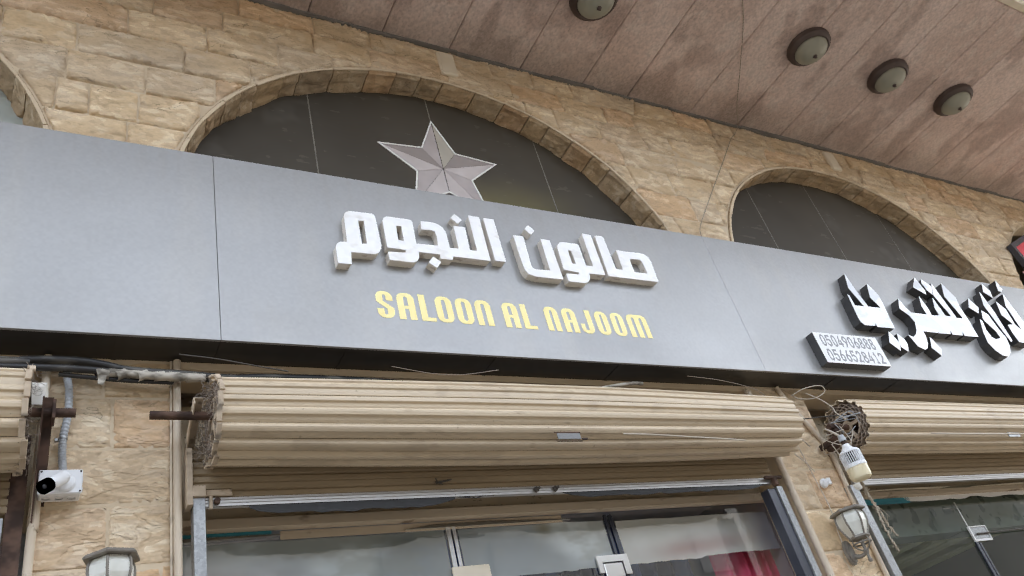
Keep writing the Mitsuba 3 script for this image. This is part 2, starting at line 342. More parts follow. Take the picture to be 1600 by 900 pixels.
def lathe(profile, center, axis=(0, 0, 1), n=40):
    """profile: (radius, height) from top to bottom or bottom to top along the axis."""
    prof = np.asarray(profile, float)
    th = np.linspace(0, 2 * np.pi, n, endpoint=False)
    v = np.array([[r * np.cos(a), r * np.sin(a), h] for r, h in prof for a in th])
    f = []
    for i in range(len(prof) - 1):
        for j in range(n):
            k = (j + 1) % n
            f += [[i * n + j, i * n + k, (i + 1) * n + k], [i * n + j, (i + 1) * n + k, (i + 1) * n + j]]
    m = trimesh.Trimesh(v, f, process=False)
    m.apply_transform(trimesh.geometry.align_vectors([0, 0, 1], np.asarray(axis, float) / np.linalg.norm(axis)))
    m.apply_translation(center)
    m.merge_vertices()
    if m.volume < 0:
        m.invert()
    return m


rng = np.random.default_rng(7)
random.seed(7)

# ---------------------------------------------------------------- ground and street
struct('ground', box(-60, 70, -60, 30, -0.4, -0.02), 'm_ground')
struct('pavement', box(-20, 30, -4.6, 0.245, -0.019, 0.12, 0.02), 'm_ground')
struct('road', box(-60, 70, -12.5, -4.61, -0.018, 0.0), 'm_road')
for x0, x1, h, wh in ((-30, -5.64, 8.6, 'behind the left end of the road'), (-5.6, 14.46, 9.0, 'straight across from the shops'), (14.5, 36.46, 9.4, 'right of the facing block'), (36.5, 66, 10.5, 'farthest right along the road')):  # unseen blocks, added and sized for reflections and bounce light
    bk = thing('added_opposite_building', f'unseen plain grey block added for reflections and bounce across the street {wh}', 'building', 'unseen added blocks across the street')
    add(bk, 'wall', box(x0, x1, -24, -15, -0.01, h), 'm_far_wall')
    for i in range(int((x1 - x0) // 3.2)):
        for zz in (1.0, 4.2, 7.2):
            if zz + 1.5 < h:
                add(bk, 'window', box(x0 + 0.9 + 3.2 * i, x0 + 2.3 + 3.2 * i, -15.05, -14.96, zz, zz + 1.5, 0.01), 'm_far_dark')

# ---------------------------------------------------------------- the stone building
YW = 0.23                       # face of the stonework
ZC = 7.44                       # underside of the canopy
bld = thing('stone_building', 'tan rough stone faced building with arched openings under a pinkish concrete canopy', 'building')
PILLARS = [(-4.86, -4.24), (0.035, 0.635), (4.70, 5.33), (9.52, 10.14), (14.3, 15.0)]
ARCHES = [-2.06, 2.668, 7.515, 12.38]
AAS = {7.515: 2.17}             # the right arch is a little wider
AB, AZ = 1.83, 5.17


def half(cx):
    return AAS.get(cx, 2.08)



def ellipse(cx, grow=0.0, n=72):
    return Polygon([(cx + (half(cx) + grow) * math.cos(t), AZ + (AB + grow) * math.sin(t)) for t in np.linspace(0, 2 * np.pi, n, endpoint=False)])


def arch(cx, grow=0.0):
    e = ellipse(cx, grow)
    return e.intersection(sbox(cx - 4, AZ, cx + 4, 9))


wall = sbox(-9, 0.0, 17, ZC)
for cx in ARCHES:
    wall = wall.difference(arch(cx))
for a, b in zip(PILLARS[:-1], PILLARS[1:]):
    wall = wall.difference(sbox(a[1], -1, b[0], 4.02))
add(bld, 'wall', prism(wall, YW + 0.0005, 0.47), 'm_mortar')
add(bld, 'added_upper_wall', box(-9, 17, 0.1, 9, 7.9, 13.5), 'm_plaster')  # unseen mass above the canopy, added to cast the building shadow
add(bld, 'end_wall', box(16.8, 17, 0.475, 9, 0, 7.9), 'm_plaster')
add(bld, 'end_wall', box(-9, -8.8, 0.475, 9, 0, 7.9), 'm_plaster')
add(bld, 'rear_wall', box(-8.8, 16.8, 8.8, 9, 0, 7.9), 'm_plaster')


def stone_mesh(poly, r, rough=0.030, step=0.042):
    poly = poly.buffer(0)
    if poly.geom_type != 'Polygon':
        poly = max(poly.geoms, key=lambda g: g.area)
    L = poly.exterior.length
    ring0 = [poly.exterior.interpolate(s).coords[0] for s in np.linspace(0, L, max(8, int(L / step)), endpoint=False)] + list(poly.exterior.coords[:-1])
    pts, lev = list(ring0), [0.0] * len(ring0)
    for ins, lv in ((0.003, 0.6), (0.010, 1.0)):
        q = poly.buffer(-ins)
        if q.is_empty or q.geom_type != 'Polygon':
            continue
        Lq = q.exterior.length
        ring = [q.exterior.interpolate(s).coords[0] for s in np.linspace(0, Lq, max(6, int(Lq / step)), endpoint=False)]
        pts += ring
        lev += [lv] * len(ring)
    inner = poly.buffer(-0.028)
    x0, z0, x1, z1 = poly.bounds
    for x in np.arange(x0 + step / 2, x1, step):
        for z in np.arange(z0 + step / 2, z1, step * 0.8):
            q = (x + r.uniform(-0.02, 0.02), z + r.uniform(-0.015, 0.015))
            if inner.contains(Point(q)):
                pts.append(q)
                lev.append(1.0)
    P = np.array(pts)
    lev = np.array(lev)
    P, idx = np.unique(np.round(P, 5), axis=0, return_index=True)
    lev = lev[idx]
    tri = Delaunay(P).simplices
    grown = poly.buffer(1e-4)
    cen = P[tri].mean(1)
    a = P[tri]
    area = np.cross(a[:, 1] - a[:, 0], a[:, 2] - a[:, 0]) / 2
    keep = np.array([grown.contains(Point(c)) for c in cen]) & (np.abs(area) > 1e-8)
    tri, area = tri[keep], area[keep]
    tri[area < 0] = tri[area < 0][:, ::-1]
    seed = r.integers(1, 10 ** 6)
    q3 = np.column_stack([P[:, 0] * 5 + seed % 97, np.zeros(len(P)), P[:, 1] * 9])
    nz = meshkit.fbm(q3, 4, int(seed % 50)) * 5
    fr = np.clip((nz - np.floor(nz)) / 0.3, 0, 1)
    nz = (np.floor(nz) + fr * fr * (3 - 2 * fr)) / 5
    tilt = (P[:, 0] - P[:, 0].mean()) * r.uniform(-0.03, 0.03) + (P[:, 1] - P[:, 1].mean()) * r.uniform(-0.06, 0.06)
    ridge = np.abs(meshkit.fbm(q3 * 0.6 + 31, 2, int(seed % 31)) - 0.5) * 2
    k = rough / 0.030
    h = -0.012 + lev * (0.011 + k * r.uniform(0, 0.008) + rough * (nz * 1.3 - 0.45) + 0.018 * k * (0.4 - ridge) + k * tilt)
    h = np.maximum(h, np.where(lev > 0.5, -0.002, -0.014))
    return trimesh.Trimesh(np.column_stack([P[:, 0], YW - h, P[:, 1]]), tri, process=False)


def lay(x0, x1, zs, r, cut=None, wmin=0.32, wmax=0.78, fixed=None, rough=0.030):
    for i, (a, b) in enumerate(zip(zs[:-1], zs[1:])):
        xs = [x0]
        while xs[-1] < x1 - 0.2:
            xs.append(min(x1, xs[-1] + r.uniform(wmin, wmax)))
        if xs[-1] < x1:
            xs[-1] = x1
        if fixed and i in fixed:
            xs = sorted(fixed[i] + [x for x in xs if x > fixed[i][-1] + 0.25])
        sk = [0.0] + [(r.uniform(-0.045, 0.045) if x > 2.6 and r.random() < 0.6 else r.uniform(-0.004, 0.004)) for x in xs[1:-1]] + [0.0]
        for j in range(len(xs) - 1):
            g = 0.0016
            poly = Polygon([(xs[j] + g - sk[j], a + g), (xs[j + 1] - g - sk[j + 1], a + g), (xs[j + 1] - g + sk[j + 1], b - g), (xs[j] + g + sk[j], b - g)])
            if cut is not None:
                poly = poly.difference(cut)
            parts = list(getattr(poly, 'geoms', [poly]))
            for q in parts:
                if q.area < 0.004:
                    continue
                q = q.buffer(-0.004).buffer(0.004).simplify(0.002)
                if q.is_empty:
                    continue
                add(bld, 'stone', stone_mesh(q, r, rough), 'm_stone', smooth=True, uv=(r.random(), r.random()))


cut = unary_union([arch(c, 0.012) for c in ARCHES])
ROWS = [5.24, 5.52, 5.815, 6.105, 6.395, 6.685, 6.965, 7.205, 7.435]
fixed = {1: [-1.3, 0.36, 0.70, 1.2], 2: [-1.3, -0.04, 0.14, 0.42, 0.8], 3: [-1.3, -0.60, 0.0, 0.46, 0.9], 4: [-1.4, -0.375, 0.045, 0.70, 1.15],
         5: [-1.2, -0.4, 0.34, 0.86, 1.37, 1.8], 6: [-1.1, -0.2, 0.50, 0.98, 1.66]}
lay(-1.4, 13.2, ROWS, rng, cut, fixed=fixed)
for (a, b), zs, fx in ((PILLARS[1], [2.14, 2.43, 2.715, 3.0, 3.286, 3.566, 3.841, 4.055], {3: [0.035, 0.345, 0.635], 5: [0.035, 0.345, 0.635], 1: [0.035, 0.25, 0.635], 4: [0.035, 0.635], 2: [0.035, 0.40, 0.635], 0: [0.035, 0.635], 6: [0.035, 0.3, 0.635]}),
                       (PILLARS[2], [2.1, 2.42, 2.75, 3.05, 3.36, 3.66, 3.9, 4.055], {k: ([4.70, 5.0 + 0.04 * (-1) ** k, 5.33] if k % 2 else [4.70, 5.33]) for k in range(7)}),
                       (PILLARS[3], [2.4, 2.7, 3.0, 3.3, 3.6, 3.85, 4.055], {k: ([9.52, 9.8 + 0.03 * k, 10.14] if k % 2 else [9.52, 10.14]) for k in range(6)})):
    lay(a, b, zs, rng, None, fixed=fx, rough=0.013)

# arch reveals: one slab of stone after another, with the pale front edge in view
for ai, cx in enumerate(ARCHES[:3]):
    r = np.random.default_rng(40 + ai)
    ts = [0.0]
    while ts[-1] < math.pi:
        ts.append(ts[-1] + r.uniform(0.07, 0.16))
    ts[-1] = math.pi
    for a, b in zip(ts[:-1], ts[1:]):
        nt, ny = 8, 9
        th = np.linspace(a + 0.002, b - 0.002, nt)
        dep = r.uniform(0.0, 0.010)
        yy = np.linspace(YW - 0.012, 0.43, ny)
        G = []
        for layer in (0, 1):
            for i, t in enumerate(th):
                for j, y in enumerate(yy):
                    thick = 0.004
                    if layer == 0:
                        thick = 0.028 + (0 if j == 0 else dep + 0.070 * (meshkit.fbm(np.array([[t * 9, y * 14, cx]]), 3, 5)[0] - 0.4) * (1 if 0 < i < nt - 1 else 0.4))
                    G.append((cx + (half(cx) - thick) * math.cos(t), y, AZ + (AB - thick) * math.sin(t)))
        G = np.array(G)
        f = []
        o = nt * ny
        for i in range(nt - 1):
            for j in range(ny - 1):
                p0, p1, p2, p3 = i * ny + j, i * ny + j + 1, (i + 1) * ny + j + 1, (i + 1) * ny + j
                f += [[p0, p1, p2], [p0, p2, p3], [o + p0, o + p2, o + p1], [o + p0, o + p3, o + p2]]
        for i in range(nt - 1):
            for j in (0, ny - 1):
                p0, p1 = i * ny + j, (i + 1) * ny + j
                q = [[p0, p1, o + p1], [p0, o + p1, o + p0]]
                f += q if j == 0 else [x[::-1] for x in q]
        for j in range(ny - 1):
            for i in (0, nt - 1):
                p0, p1 = i * ny + j, i * ny + j + 1
                q = [[p0, o + p1, p1], [p0, o + p0, o + p1]]
                f += q if i == 0 else [x[::-1] for x in q]
        m = trimesh.Trimesh(G, f, process=False)
        trimesh.repair.fix_normals(m)
        add(bld, 'arch_stone', m, 'm_stone_shaded', uv=(r.random(), r.random()))
    for a, b in zip(ts[:-1], ts[1:]):
        tt = np.linspace(a + 0.0015, b - 0.0015, 6)
        jo, ji = r.uniform(0.006, 0.012), r.uniform(0.026, 0.034)
        pg = Polygon([(cx + (half(cx) - jo - r.uniform(0, 0.003)) * math.cos(t), AZ + (AB - jo - r.uniform(0, 0.003)) * math.sin(t)) for t in tt] +
                     [(cx + (half(cx) - ji - r.uniform(0, 0.004)) * math.cos(t), AZ + (AB - ji - r.uniform(0, 0.004)) * math.sin(t)) for t in tt[::-1]])
        add(bld, 'arch_edge', prism(pg, YW - 0.018 - r.uniform(0, 0.006), YW - 0.0125), 'm_mortar')

# panels closing the arches
SEAMS = [[-2.9, -1.9], [1.64, 2.69, 3.71], [6.38, 7.43, 8.57]]
for ai, (cx, ss) in enumerate(zip(ARCHES[:3], SEAMS)):
    xs = [cx - 2.3] + ss + [cx + 2.3]
    aw = f'{bld}__arch_window' if ai == 0 else f'{bld}__arch_window_{ai:03d}'
    shape = arch(cx, 0.05).intersection(sbox(cx - 3, 5.3, cx + 3, 8))
    for a, b in zip(xs[:-1], xs[1:]):
        pg = shape.intersection(sbox(a + 0.006, 5.3, b - 0.006, 8))
        add(aw, 'panel', prism(pg, 0.432, 0.442), 'm_panel_pale' if ai == 0 else 'm_panel',
            label='pale green frosted panel' if ai == 0 else None)
    for s in ss:
        top = AZ + AB * math.sqrt(max(0, 1 - ((s - cx) / half(cx)) ** 2))
        add(aw, 'joint_strip', box(s - 0.007, s + 0.007, 0.4335, 0.445, 5.31, top - 0.01), 'm_seam')

# canopy: board-like panels of rough pink brown render, edge beam, slab
GR = [-3.0, -2.3, -1.65, -1.0, -0.35, 0.35, 1.0, 1.65, 2.29, 2.92, 3.66, 4.36, 4.92, 5.75, 6.45, 7.12, 7.77, 8.47, 9.07, 9.83, 10.53, 11.2, 11.9, 12.6, 13.3, 14.0]
add(f'{bld}__canopy', 'slab', box(-8, 17, -2.03, 0.5, ZC + 0.03, ZC + 0.4), 'm_plaster')
for a, b in zip(GR[:-1], GR[1:]):
    r = rng.random(2)
    m = box(a + 0.003, b - 0.003, -2.02, YW + 0.03, ZC + rng.uniform(-0.003, 0.003), ZC + 0.04, 0.009)
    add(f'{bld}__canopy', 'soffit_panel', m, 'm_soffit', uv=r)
fas = Polygon([(-2.03, ZC - 0.02), (-2.10, ZC - 0.035), (-2.13, ZC + 0.0), (-2.12, ZC + 0.05), (-2.18, ZC + 0.07), (-2.2, ZC + 0.16), (-2.03, ZC + 0.2)])
add(f'{bld}__canopy', 'edge_moulding', prism_x(fas, -8, 17), 'm_cream')
add(f'{bld}__canopy', 'eave', box(-8, 17, -2.75, -2.2, ZC + 0.2, ZC + 0.55, 0.01), 'm_cream')

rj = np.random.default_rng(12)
add(bld, 'joint_shadow', [box(x, x + 0.5, 0.180 + rj.uniform(0, 0.02), YW + 0.02, ZC - rj.uniform(0.008, 0.022), ZC + 0.004, 0.003) for x in np.arange(-2, 14, 0.5)], 'm_joint_shadow')  # thin dark strip painting in the shadow gap under the canopy
# mouldings near the ceiling: the small keystone tiles
for cx, w in ((2.86, 0.16), (7.88, 0.17)):
    add(bld, 'keystone', box(cx - w / 2, cx + w / 2, YW - 0.045, YW, 7.08, 7.37, 0.014), 'm_cream', label='smooth pale keystone tile')

# rooms behind the shop fronts
for i, (a, b) in enumerate(zip(PILLARS[:-1], PILLARS[1:])):
    x0, x1 = a[1], b[0]
    zc = 3.42
    add(bld, 'lintel_wall', [box(x0 - 0.02, x1 + 0.02, 0.463, 0.60, 3.2755, 3.46), box(x0 - 0.02, x0 + 0.42, 0.463, 0.60, 3.4605, 3.93), box(x1 - 0.22, x1 + 0.02, 0.463, 0.60, 3.4605, 3.93)], 'm_plaster')
    add(bld, 'shutter_cavity', [box(x0 - 0.25, x1 + 0.25, 0.98, 1.04, 3.53, 4.35), box(x0 - 0.25, x1 + 0.25, 0.475, 0.979, 4.30, 4.35), box(x0 - 0.3, x0 - 0.22, 0.475, 0.979, 3.53, 4.3), box(x1 + 0.22, x1 + 0.3, 0.475, 0.979, 3.53, 4.3)], 'm_lintel')
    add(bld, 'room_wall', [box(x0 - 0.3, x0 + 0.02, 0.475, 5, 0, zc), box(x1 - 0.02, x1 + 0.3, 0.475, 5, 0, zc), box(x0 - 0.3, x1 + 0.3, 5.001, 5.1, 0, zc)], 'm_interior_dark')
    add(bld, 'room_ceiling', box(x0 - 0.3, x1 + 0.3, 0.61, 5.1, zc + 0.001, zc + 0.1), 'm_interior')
    add(bld, 'room_floor', box(x0, x1, 0.25, 5.0, 0.0, 0.125), 'm_ground')

# ---------------------------------------------------------------- the sign board
sg = thing('sign_board', 'long grey metal fascia sign with raised Arabic lettering above the shutters', 'sign')
SZ0, SZ1 = 4.06, 5.395
for a, b in ((-5.2, -3.139), (-3.1368, 0.8119), (0.8141, 4.7579), (4.7601, 8.70), (8.7022, 13.4)):
    add(sg, 'panel', box(a, b, 0.0, 0.018, SZ0, SZ1, 0.0015), 'm_sign')
    add(sg, 'underside', box(a, b, 0.0185, YW - 0.004, SZ0 + 0.002, SZ0 + 0.012), 'm_sign_under')
add(sg, 'frame', box(-5.2, 13.4, 0.019, 0.16, SZ0 + 0.03, SZ1 - 0.02), 'm_steel')
add(sg, 'cover', box(-5.2, 13.4, 0.0185, YW + 0.03, SZ1 - 0.012, SZ1 - 0.002), 'm_sign')
for x in (-1.55, 0.34, 1.5, 2.45, 3.4, 5.6, 6.4):
    add(sg, 'cover_strip', box(x - 0.012, x + 0.012, 0.02, YW - 0.004, SZ0 - 0.002, SZ0 + 0.0015), 'm_sign_under')

WHITE = [
    ([(1.565, 4.995), (1.57, 5.015), (1.583, 5.033), (1.602, 5.042), (1.749, 5.047), (1.766, 5.039), (1.771, 5.012), (1.776, 4.796), (1.769, 4.762), (1.753, 4.734), (1.726, 4.714), (1.57, 4.709), (1.562, 4.614), (1.482, 4.612), (1.482, 4.73), (1.486, 4.752), (1.501, 4.77), (1.519, 4.779), (1.559, 4.784)], [(1.65, 4.974), (1.691, 4.977), (1.685, 4.788), (1.649, 4.783)]),
    ([(1.819, 5.005), (1.828, 5.026), (1.847, 5.04), (1.869, 5.042), (2.003, 5.042), (2.019, 5.039), (2.025, 5.02), (2.018, 4.841), (2.175, 4.847), (2.183, 4.937), (2.173, 4.971), (2.149, 4.979), (2.082, 4.972), (2.089, 5.043), (2.162, 5.047), (2.207, 5.037), (2.239, 5.014), (2.254, 4.973), (2.256, 4.841), (2.324, 4.845), (2.327, 5.043), (2.412, 5.045), (2.403, 4.845), (2.46, 4.845), (2.465, 5.16), (2.546, 5.159), (2.54, 4.774), (2.264, 4.774), (2.254, 4.742), (2.171, 4.742), (2.176, 4.777), (2.023, 4.776), (2.017, 4.728), (2.001, 4.701), (1.973, 4.683), (1.817, 4.683), (1.813, 4.745), (1.932, 4.753), (1.939, 4.779), (1.815, 4.782)], [(1.902, 4.974), (1.942, 4.977), (1.938, 4.848), (1.897, 4.853)]),
    ([(2.58, 5.159), (2.66, 5.16), (2.66, 4.782), (2.581, 4.782)], None),
    ([(2.357, 5.154), (2.402, 5.111), (2.364, 5.071), (2.322, 5.116)], None),
    ([(2.119, 4.749), (2.166, 4.711), (2.127, 4.662), (2.079, 4.699)], None),
    ([(2.787, 5.036), (2.867, 5.038), (2.857, 4.777), (2.865, 4.752), (2.893, 4.747), (3.006, 4.75), (3.013, 5.038), (3.087, 5.035), (3.09, 4.686), (2.874, 4.683), (2.817, 4.698), (2.797, 4.732), (2.791, 4.783)], None),
    ([(2.939, 5.154), (2.981, 5.109), (2.939, 5.068), (2.902, 5.115)], None),
    ([(3.137, 4.982), (3.15, 5.012), (3.181, 5.034), (3.208, 5.037), (3.324, 5.038), (3.335, 5.03), (3.335, 4.839), (3.402, 4.841), (3.41, 5.153), (3.486, 5.149), (3.482, 4.773), (3.336, 4.77), (3.335, 4.74), (3.323, 4.712), (3.299, 4.687), (3.269, 4.676), (3.135, 4.675), (3.134, 4.742), (3.244, 4.746), (3.253, 4.767), (3.127, 4.777)], [(3.22, 4.967), (3.252, 4.967), (3.252, 4.842), (3.216, 4.841)]),
    ([(3.526, 5.151), (3.587, 5.156), (3.602, 5.144), (3.605, 4.844), (3.674, 4.845), (3.68, 5.035), (3.76, 5.031), (3.797, 5.033), (3.897, 5.037), (3.945, 5.031), (3.976, 5.006), (3.986, 4.962), (3.974, 4.769), (3.512, 4.768)], [(3.775, 4.957), (3.795, 4.967), (3.878, 4.972), (3.895, 4.953), (3.902, 4.837), (3.774, 4.835)]),
]
SILVER = [
    [[(6.302, 5.118), (6.319, 4.947), (6.367, 4.745), (6.305, 4.757), (6.236, 4.947)], [(6.554, 5.029), (6.622, 4.918), (6.617, 4.822), (6.603, 4.755), (6.547, 4.76), (6.479, 4.866)], [(6.172, 4.747), (6.604, 4.756), (6.566, 4.536), (6.328, 4.533), (6.328, 4.592), (6.303, 4.544), (6.161, 4.539), (6.135, 4.565), (6.132, 4.61)], [(6.165, 4.865), (6.182, 4.855), (6.18, 4.738), (6.132, 4.565), (6.129, 4.616)]],
    [[(6.448, 4.49), (6.495, 4.412), (6.506, 4.379), (6.459, 4.293), (6.37, 4.372)]],
    [[(6.553, 4.475), (6.614, 4.421), (6.614, 4.364), (6.562, 4.291), (6.498, 4.337), (6.515, 4.391)]],
    [[(6.911, 4.9), (6.934, 4.795), (6.981, 4.745), (7.223, 4.742), (7.22, 4.842), (7.283, 4.965), (7.302, 4.824), (7.29, 4.74), (7.418, 4.751), (7.425, 4.847), (7.499, 4.966), (7.522, 4.757), (7.621, 4.757), (7.549, 5.003), (7.647, 5.167), (7.696, 4.747), (7.81, 4.752), (7.732, 5.013), (7.833, 5.186), (7.924, 5.017), (7.887, 4.907), (7.883, 4.738), (7.856, 4.54), (7.631, 4.536), (7.643, 4.599), (7.598, 4.537), (7.439, 4.537), (7.442, 4.601), (7.406, 4.539), (7.22, 4.535), (7.231, 4.584), (7.204, 4.537), (6.978, 4.54), (6.977, 4.487), (6.935, 4.397), (6.883, 4.346), (6.837, 4.328), (6.761, 4.357), (6.719, 4.474), (6.773, 4.455), (6.843, 4.492), (6.895, 4.546), (6.944, 4.633), (6.922, 4.703), (6.835, 4.779)]],
    [[(7.415, 5.21), (7.436, 5.122), (7.45, 5.058), (7.426, 5.006), (7.284, 5.078)]],
    [[(7.514, 5.2), (7.609, 5.122), (7.537, 5.015), (7.488, 5.069), (7.484, 5.108), (7.471, 5.139)]],
    [[(7.033, 4.474), (7.094, 4.35), (7.036, 4.275), (6.957, 4.358)]],
    [[(8.155, 5.028), (8.228, 4.927), (8.157, 4.847), (8.054, 4.91)]],
    [[(8.468, 5.147), (8.485, 4.898), (8.447, 4.539), (8.409, 4.521), (8.39, 4.651), (8.365, 4.961)]],
    [[(8.254, 4.892), (8.325, 4.843), (8.336, 4.673), (8.366, 4.571), (8.324, 4.466), (8.257, 4.387), (8.169, 4.334), (8.075, 4.341), (8.002, 4.396), (7.968, 4.48), (8.012, 4.609), (8.108, 4.768), (8.128, 4.747), (8.088, 4.64), (8.103, 4.552), (8.156, 4.531), (8.26, 4.551), (8.259, 4.634), (8.178, 4.751), (8.179, 4.79)]],
    [[(8.632, 5.276), (8.697, 5.19), (8.654, 5.091), (8.549, 5.16)]],
    [[(8.965, 5.359), (8.989, 5.31), (8.955, 5.277), (8.992, 5.252), (8.93, 5.202), (8.878, 5.211), (8.909, 5.272)]],
    [[(8.925, 5.173), (8.944, 4.803), (8.899, 4.61), (8.81, 4.538), (8.786, 4.655), (8.803, 4.997)]],
    [[(8.669, 5.042), (8.755, 4.951), (8.724, 4.757), (8.781, 4.688), (8.799, 4.537), (8.762, 4.522), (8.565, 4.531), (8.56, 4.638), (8.576, 4.738), (8.699, 4.753), (8.59, 4.867)]],
]



def rounded(poly, r):
    return poly.buffer(-r).buffer(2 * r).buffer(-r)


for outer, hole in WHITE:
    pg = rounded(Polygon(outer, [hole] if hole else None).buffer(0), 0.004)
    n = COUNT.get('wl', 0)
    COUNT['wl'] = n + 1
    lk = f'{sg}__raised_letter' + (f'_{n:03d}' if n else '')
    add(lk, 'letter_side', prism(pg, -0.0555, -0.0005), 'm_letter_side')
    add(lk, 'letter_face', prism(pg.buffer(0.0012), -0.060, -0.0557), 'm_letter_white')
for polys in SILVER:
    pg = unary_union([Polygon(p).buffer(0.0015) for p in polys]).buffer(0.003).buffer(-0.003)
    n = COUNT['wl']
    COUNT['wl'] = n + 1
    lk = f'{sg}__raised_letter_{n:03d}'
    add(lk, 'letter_side', prism(pg, -0.0855, -0.0005), 'm_letter_black', label='glossy black letter return')
    add(lk, 'letter_face', prism(pg.buffer(0.001), -0.090, -0.0857), 'm_letter_silver', label='silver letter face')


# flat yellow lettering, drawn as letter outlines of the sign's own narrow rounded type
def rr(x0, y0, x1, y1, tl=0, tr=0, br=0, bl=0):
    lim = 0.49 * min(x1 - x0, y1 - y0)
    tl, tr, br, bl = (min(v, lim) for v in (tl, tr, br, bl))
    p = []
    for cx, cy, r, a in ((x0 + tl, y1 - tl, tl, 90), (x0 + bl, y0 + bl, bl, 180), (x1 - br, y0 + br, br, 270), (x1 - tr, y1 - tr, tr, 0)):
        if r == 0:
            p.append((cx, cy))
        else:
            p += [(cx + r * math.cos(math.radians(a + t)), cy + r * math.sin(math.radians(a + t))) for t in np.linspace(0, 90, 7)]
    return Polygon(p)


def glyph(ch, w, h=0.195, s=0.043, g=0.017):
    R = 0.045
    if ch == 'O':
        return rr(0, 0, w, h, R, R, R, R).difference(rr(s, 0.024, w - s, h - 0.024, .014, .014, .014, .014))
    if ch == 'A':
        q = rr(0, 0, w, h, R, R).difference(rr(s, 0.10, w - s, h - 0.026, .014, .014))
        return q.difference(sbox(s, -1, w - s, 0.078))
    if ch == 'N':
        return rr(0, 0, w, h, R, R).difference(rr(s, -1, w - s, h - 0.026, .014, .014))
    if ch == 'L':
        return unary_union([sbox(0, 0, s, h), sbox(0, 0, w, 0.026)])
    if ch == 'J':
        return unary_union([rr(0, 0, w, 0.11, 0, 0, R, R).difference(rr(s * 0.75, 0.026, w - s, 0.2, 0, 0, .012, .012)).difference(sbox(-1, 0.078, s * 0.8, 1)), sbox(w - s, 0.05, w, h)])
    if ch == 'M':
        m = w / 2
        return unary_union([rr(0, 0, m + s / 2, h, R, R * .7).difference(rr(s, -1, m - s / 2, h - 0.026, .012, .012)), rr(m - s / 2, 0, w, h, R * .7, R).difference(rr(m + s / 2, -1, w - s, h - 0.026, .012, .012))])
    if ch == 'S':
        top = rr(0, 0.078, w, h, R, R, 0, 0.03).difference(rr(s, 0.115, w - s, h - 0.024, .012, .012, 0, 0)).difference(sbox(w - s - 0.001, 0.0, 1, 0.128))
        bot = rr(0, 0, w, 0.117, 0, 0.05, R, R).difference(rr(s, 0.024, w - s, 0.078, 0, 0, .012, .012)).difference(sbox(-1, 0.066, s, 0.2))
        dia = Polygon([(0.004, 0.118), (0.05, 0.112), (w - 0.004, 0.078), (w - 0.05, 0.07)])
        q = unary_union([top.intersection(sbox(-1, 0.118, 1, 1)), bot.intersection(sbox(-1, -1, 1, 0.072)), Polygon([(0, 0.12), (s, 0.12), (w, 0.071), (w - s, 0.071)]).buffer(0.002)])
        return q.buffer(0.006).buffer(-0.006)
    raise ValueError(ch)


for ch, x0, x1 in (('S', 1.703, 1.810), ('A', 1.836, 1.949), ('L', 1.980, 2.076), ('O', 2.089, 2.202), ('O', 2.227, 2.340), ('N', 2.365, 2.478),
                   ('A', 2.563, 2.675), ('L', 2.704, 2.799), ('N', 2.884, 2.991), ('A', 3.025, 3.135), ('J', 3.160, 3.264), ('O', 3.298, 3.404), ('O', 3.434, 3.543), ('M', 3.576, 3.757)):
    pg = affinity.translate(glyph(ch, x1 - x0), x0, 4.283)
    add(sg, 'yellow_letter', prism(pg, -0.0022, -0.0002), 'm_yellow', label=f'flat yellow letter {ch}')

# the white number plate
np_ = f'{sg}__number_plate'
add(np_, 'plate_box', box(5.418, 6.215, -0.0755, -0.0005, 4.125, 4.415, 0.002), 'm_letter_black')
add(np_, 'plate_face', box(5.418, 6.215, -0.0795, -0.0758, 4.125, 4.415), 'm_plate_white')
for row, (txt, x0, x1, z0) in enumerate((('0504906888', 5.465, 6.150, 4.288), ('0566528412', 5.462, 6.175, 4.148))):
    w = (x1 - x0) / 10
    for i, ch in enumerate(txt):
        m = meshkit.text_mesh(ch, 0.105, 0.0012, bold=True)
        v = m.vertices
        bx = v[:, 0].min(), v[:, 0].max()
        sc = min(1.15, (w * (0.80 if ch != '1' else 0.5)) / (bx[1] - bx[0]))
        xx = x0 + (i + 0.5) * w + (v[:, 0] - sum(bx) / 2) * sc
        m.vertices = np.column_stack([xx, -0.0797 - v[:, 2], z0 + v[:, 1]])
        add(np_, 'digit', m, 'm_digit_grey')
add(np_, 'top_trim', box(5.80, 6.12, -0.06, -0.001, 4.418, 4.426), 'm_letter_black')

# ---------------------------------------------------------------- star on the middle arch
st = thing('star_emblem', 'greyish five pointed star with white outline on the dark panel of the middle arch', 'star emblem')
SC, SR, Sr = np.array([2.69, 6.133]), 0.566, 0.262
tip = [SC + SR * np.array([math.sin(math.radians(72 * k)), math.cos(math.radians(72 * k))]) for k in range(5)]
dip = [SC + Sr * np.array([math.sin(math.radians(72 * k + 36)), math.cos(math.radians(72 * k + 36))]) for k in range(5)]
outline = Polygon([q for k in range(5) for q in (tip[k], dip[k])])
add(st, 'outline', prism(outline.difference(outline.buffer(-0.012, join_style=2)), 0.4255, 0.4315), 'm_star_line')
inner = outline.buffer(-0.0122, join_style=2)
tone = [(4, 0), (2, 1), (2, 0), (0, 2), (1, 2), (2, 1), (0, 3), (1, 0), (0, 2), (3, 2)]
for k in range(5):
    for s, d in ((0, dip[k]), (1, dip[k - 1])):
        h = np.array([0, 0])
        pg = Polygon([SC, tip[k], d]).intersection(inner)
        pg = pg.buffer(-0.0012, join_style=2)
        g = max(getattr(pg, 'geoms', [pg]), key=lambda q: q.area)
        m = prism(g, 0.4275, 0.4315)
        m.vertices[:, 1] -= 0.0
        add(st, 'facet', m, f'm_star{tone[k][s]}')
add(st, 'centre_seam', Polygon and box(2.687, 2.693, 0.4262, 0.4272, 5.60, 6.665), 'm_wire_dark')

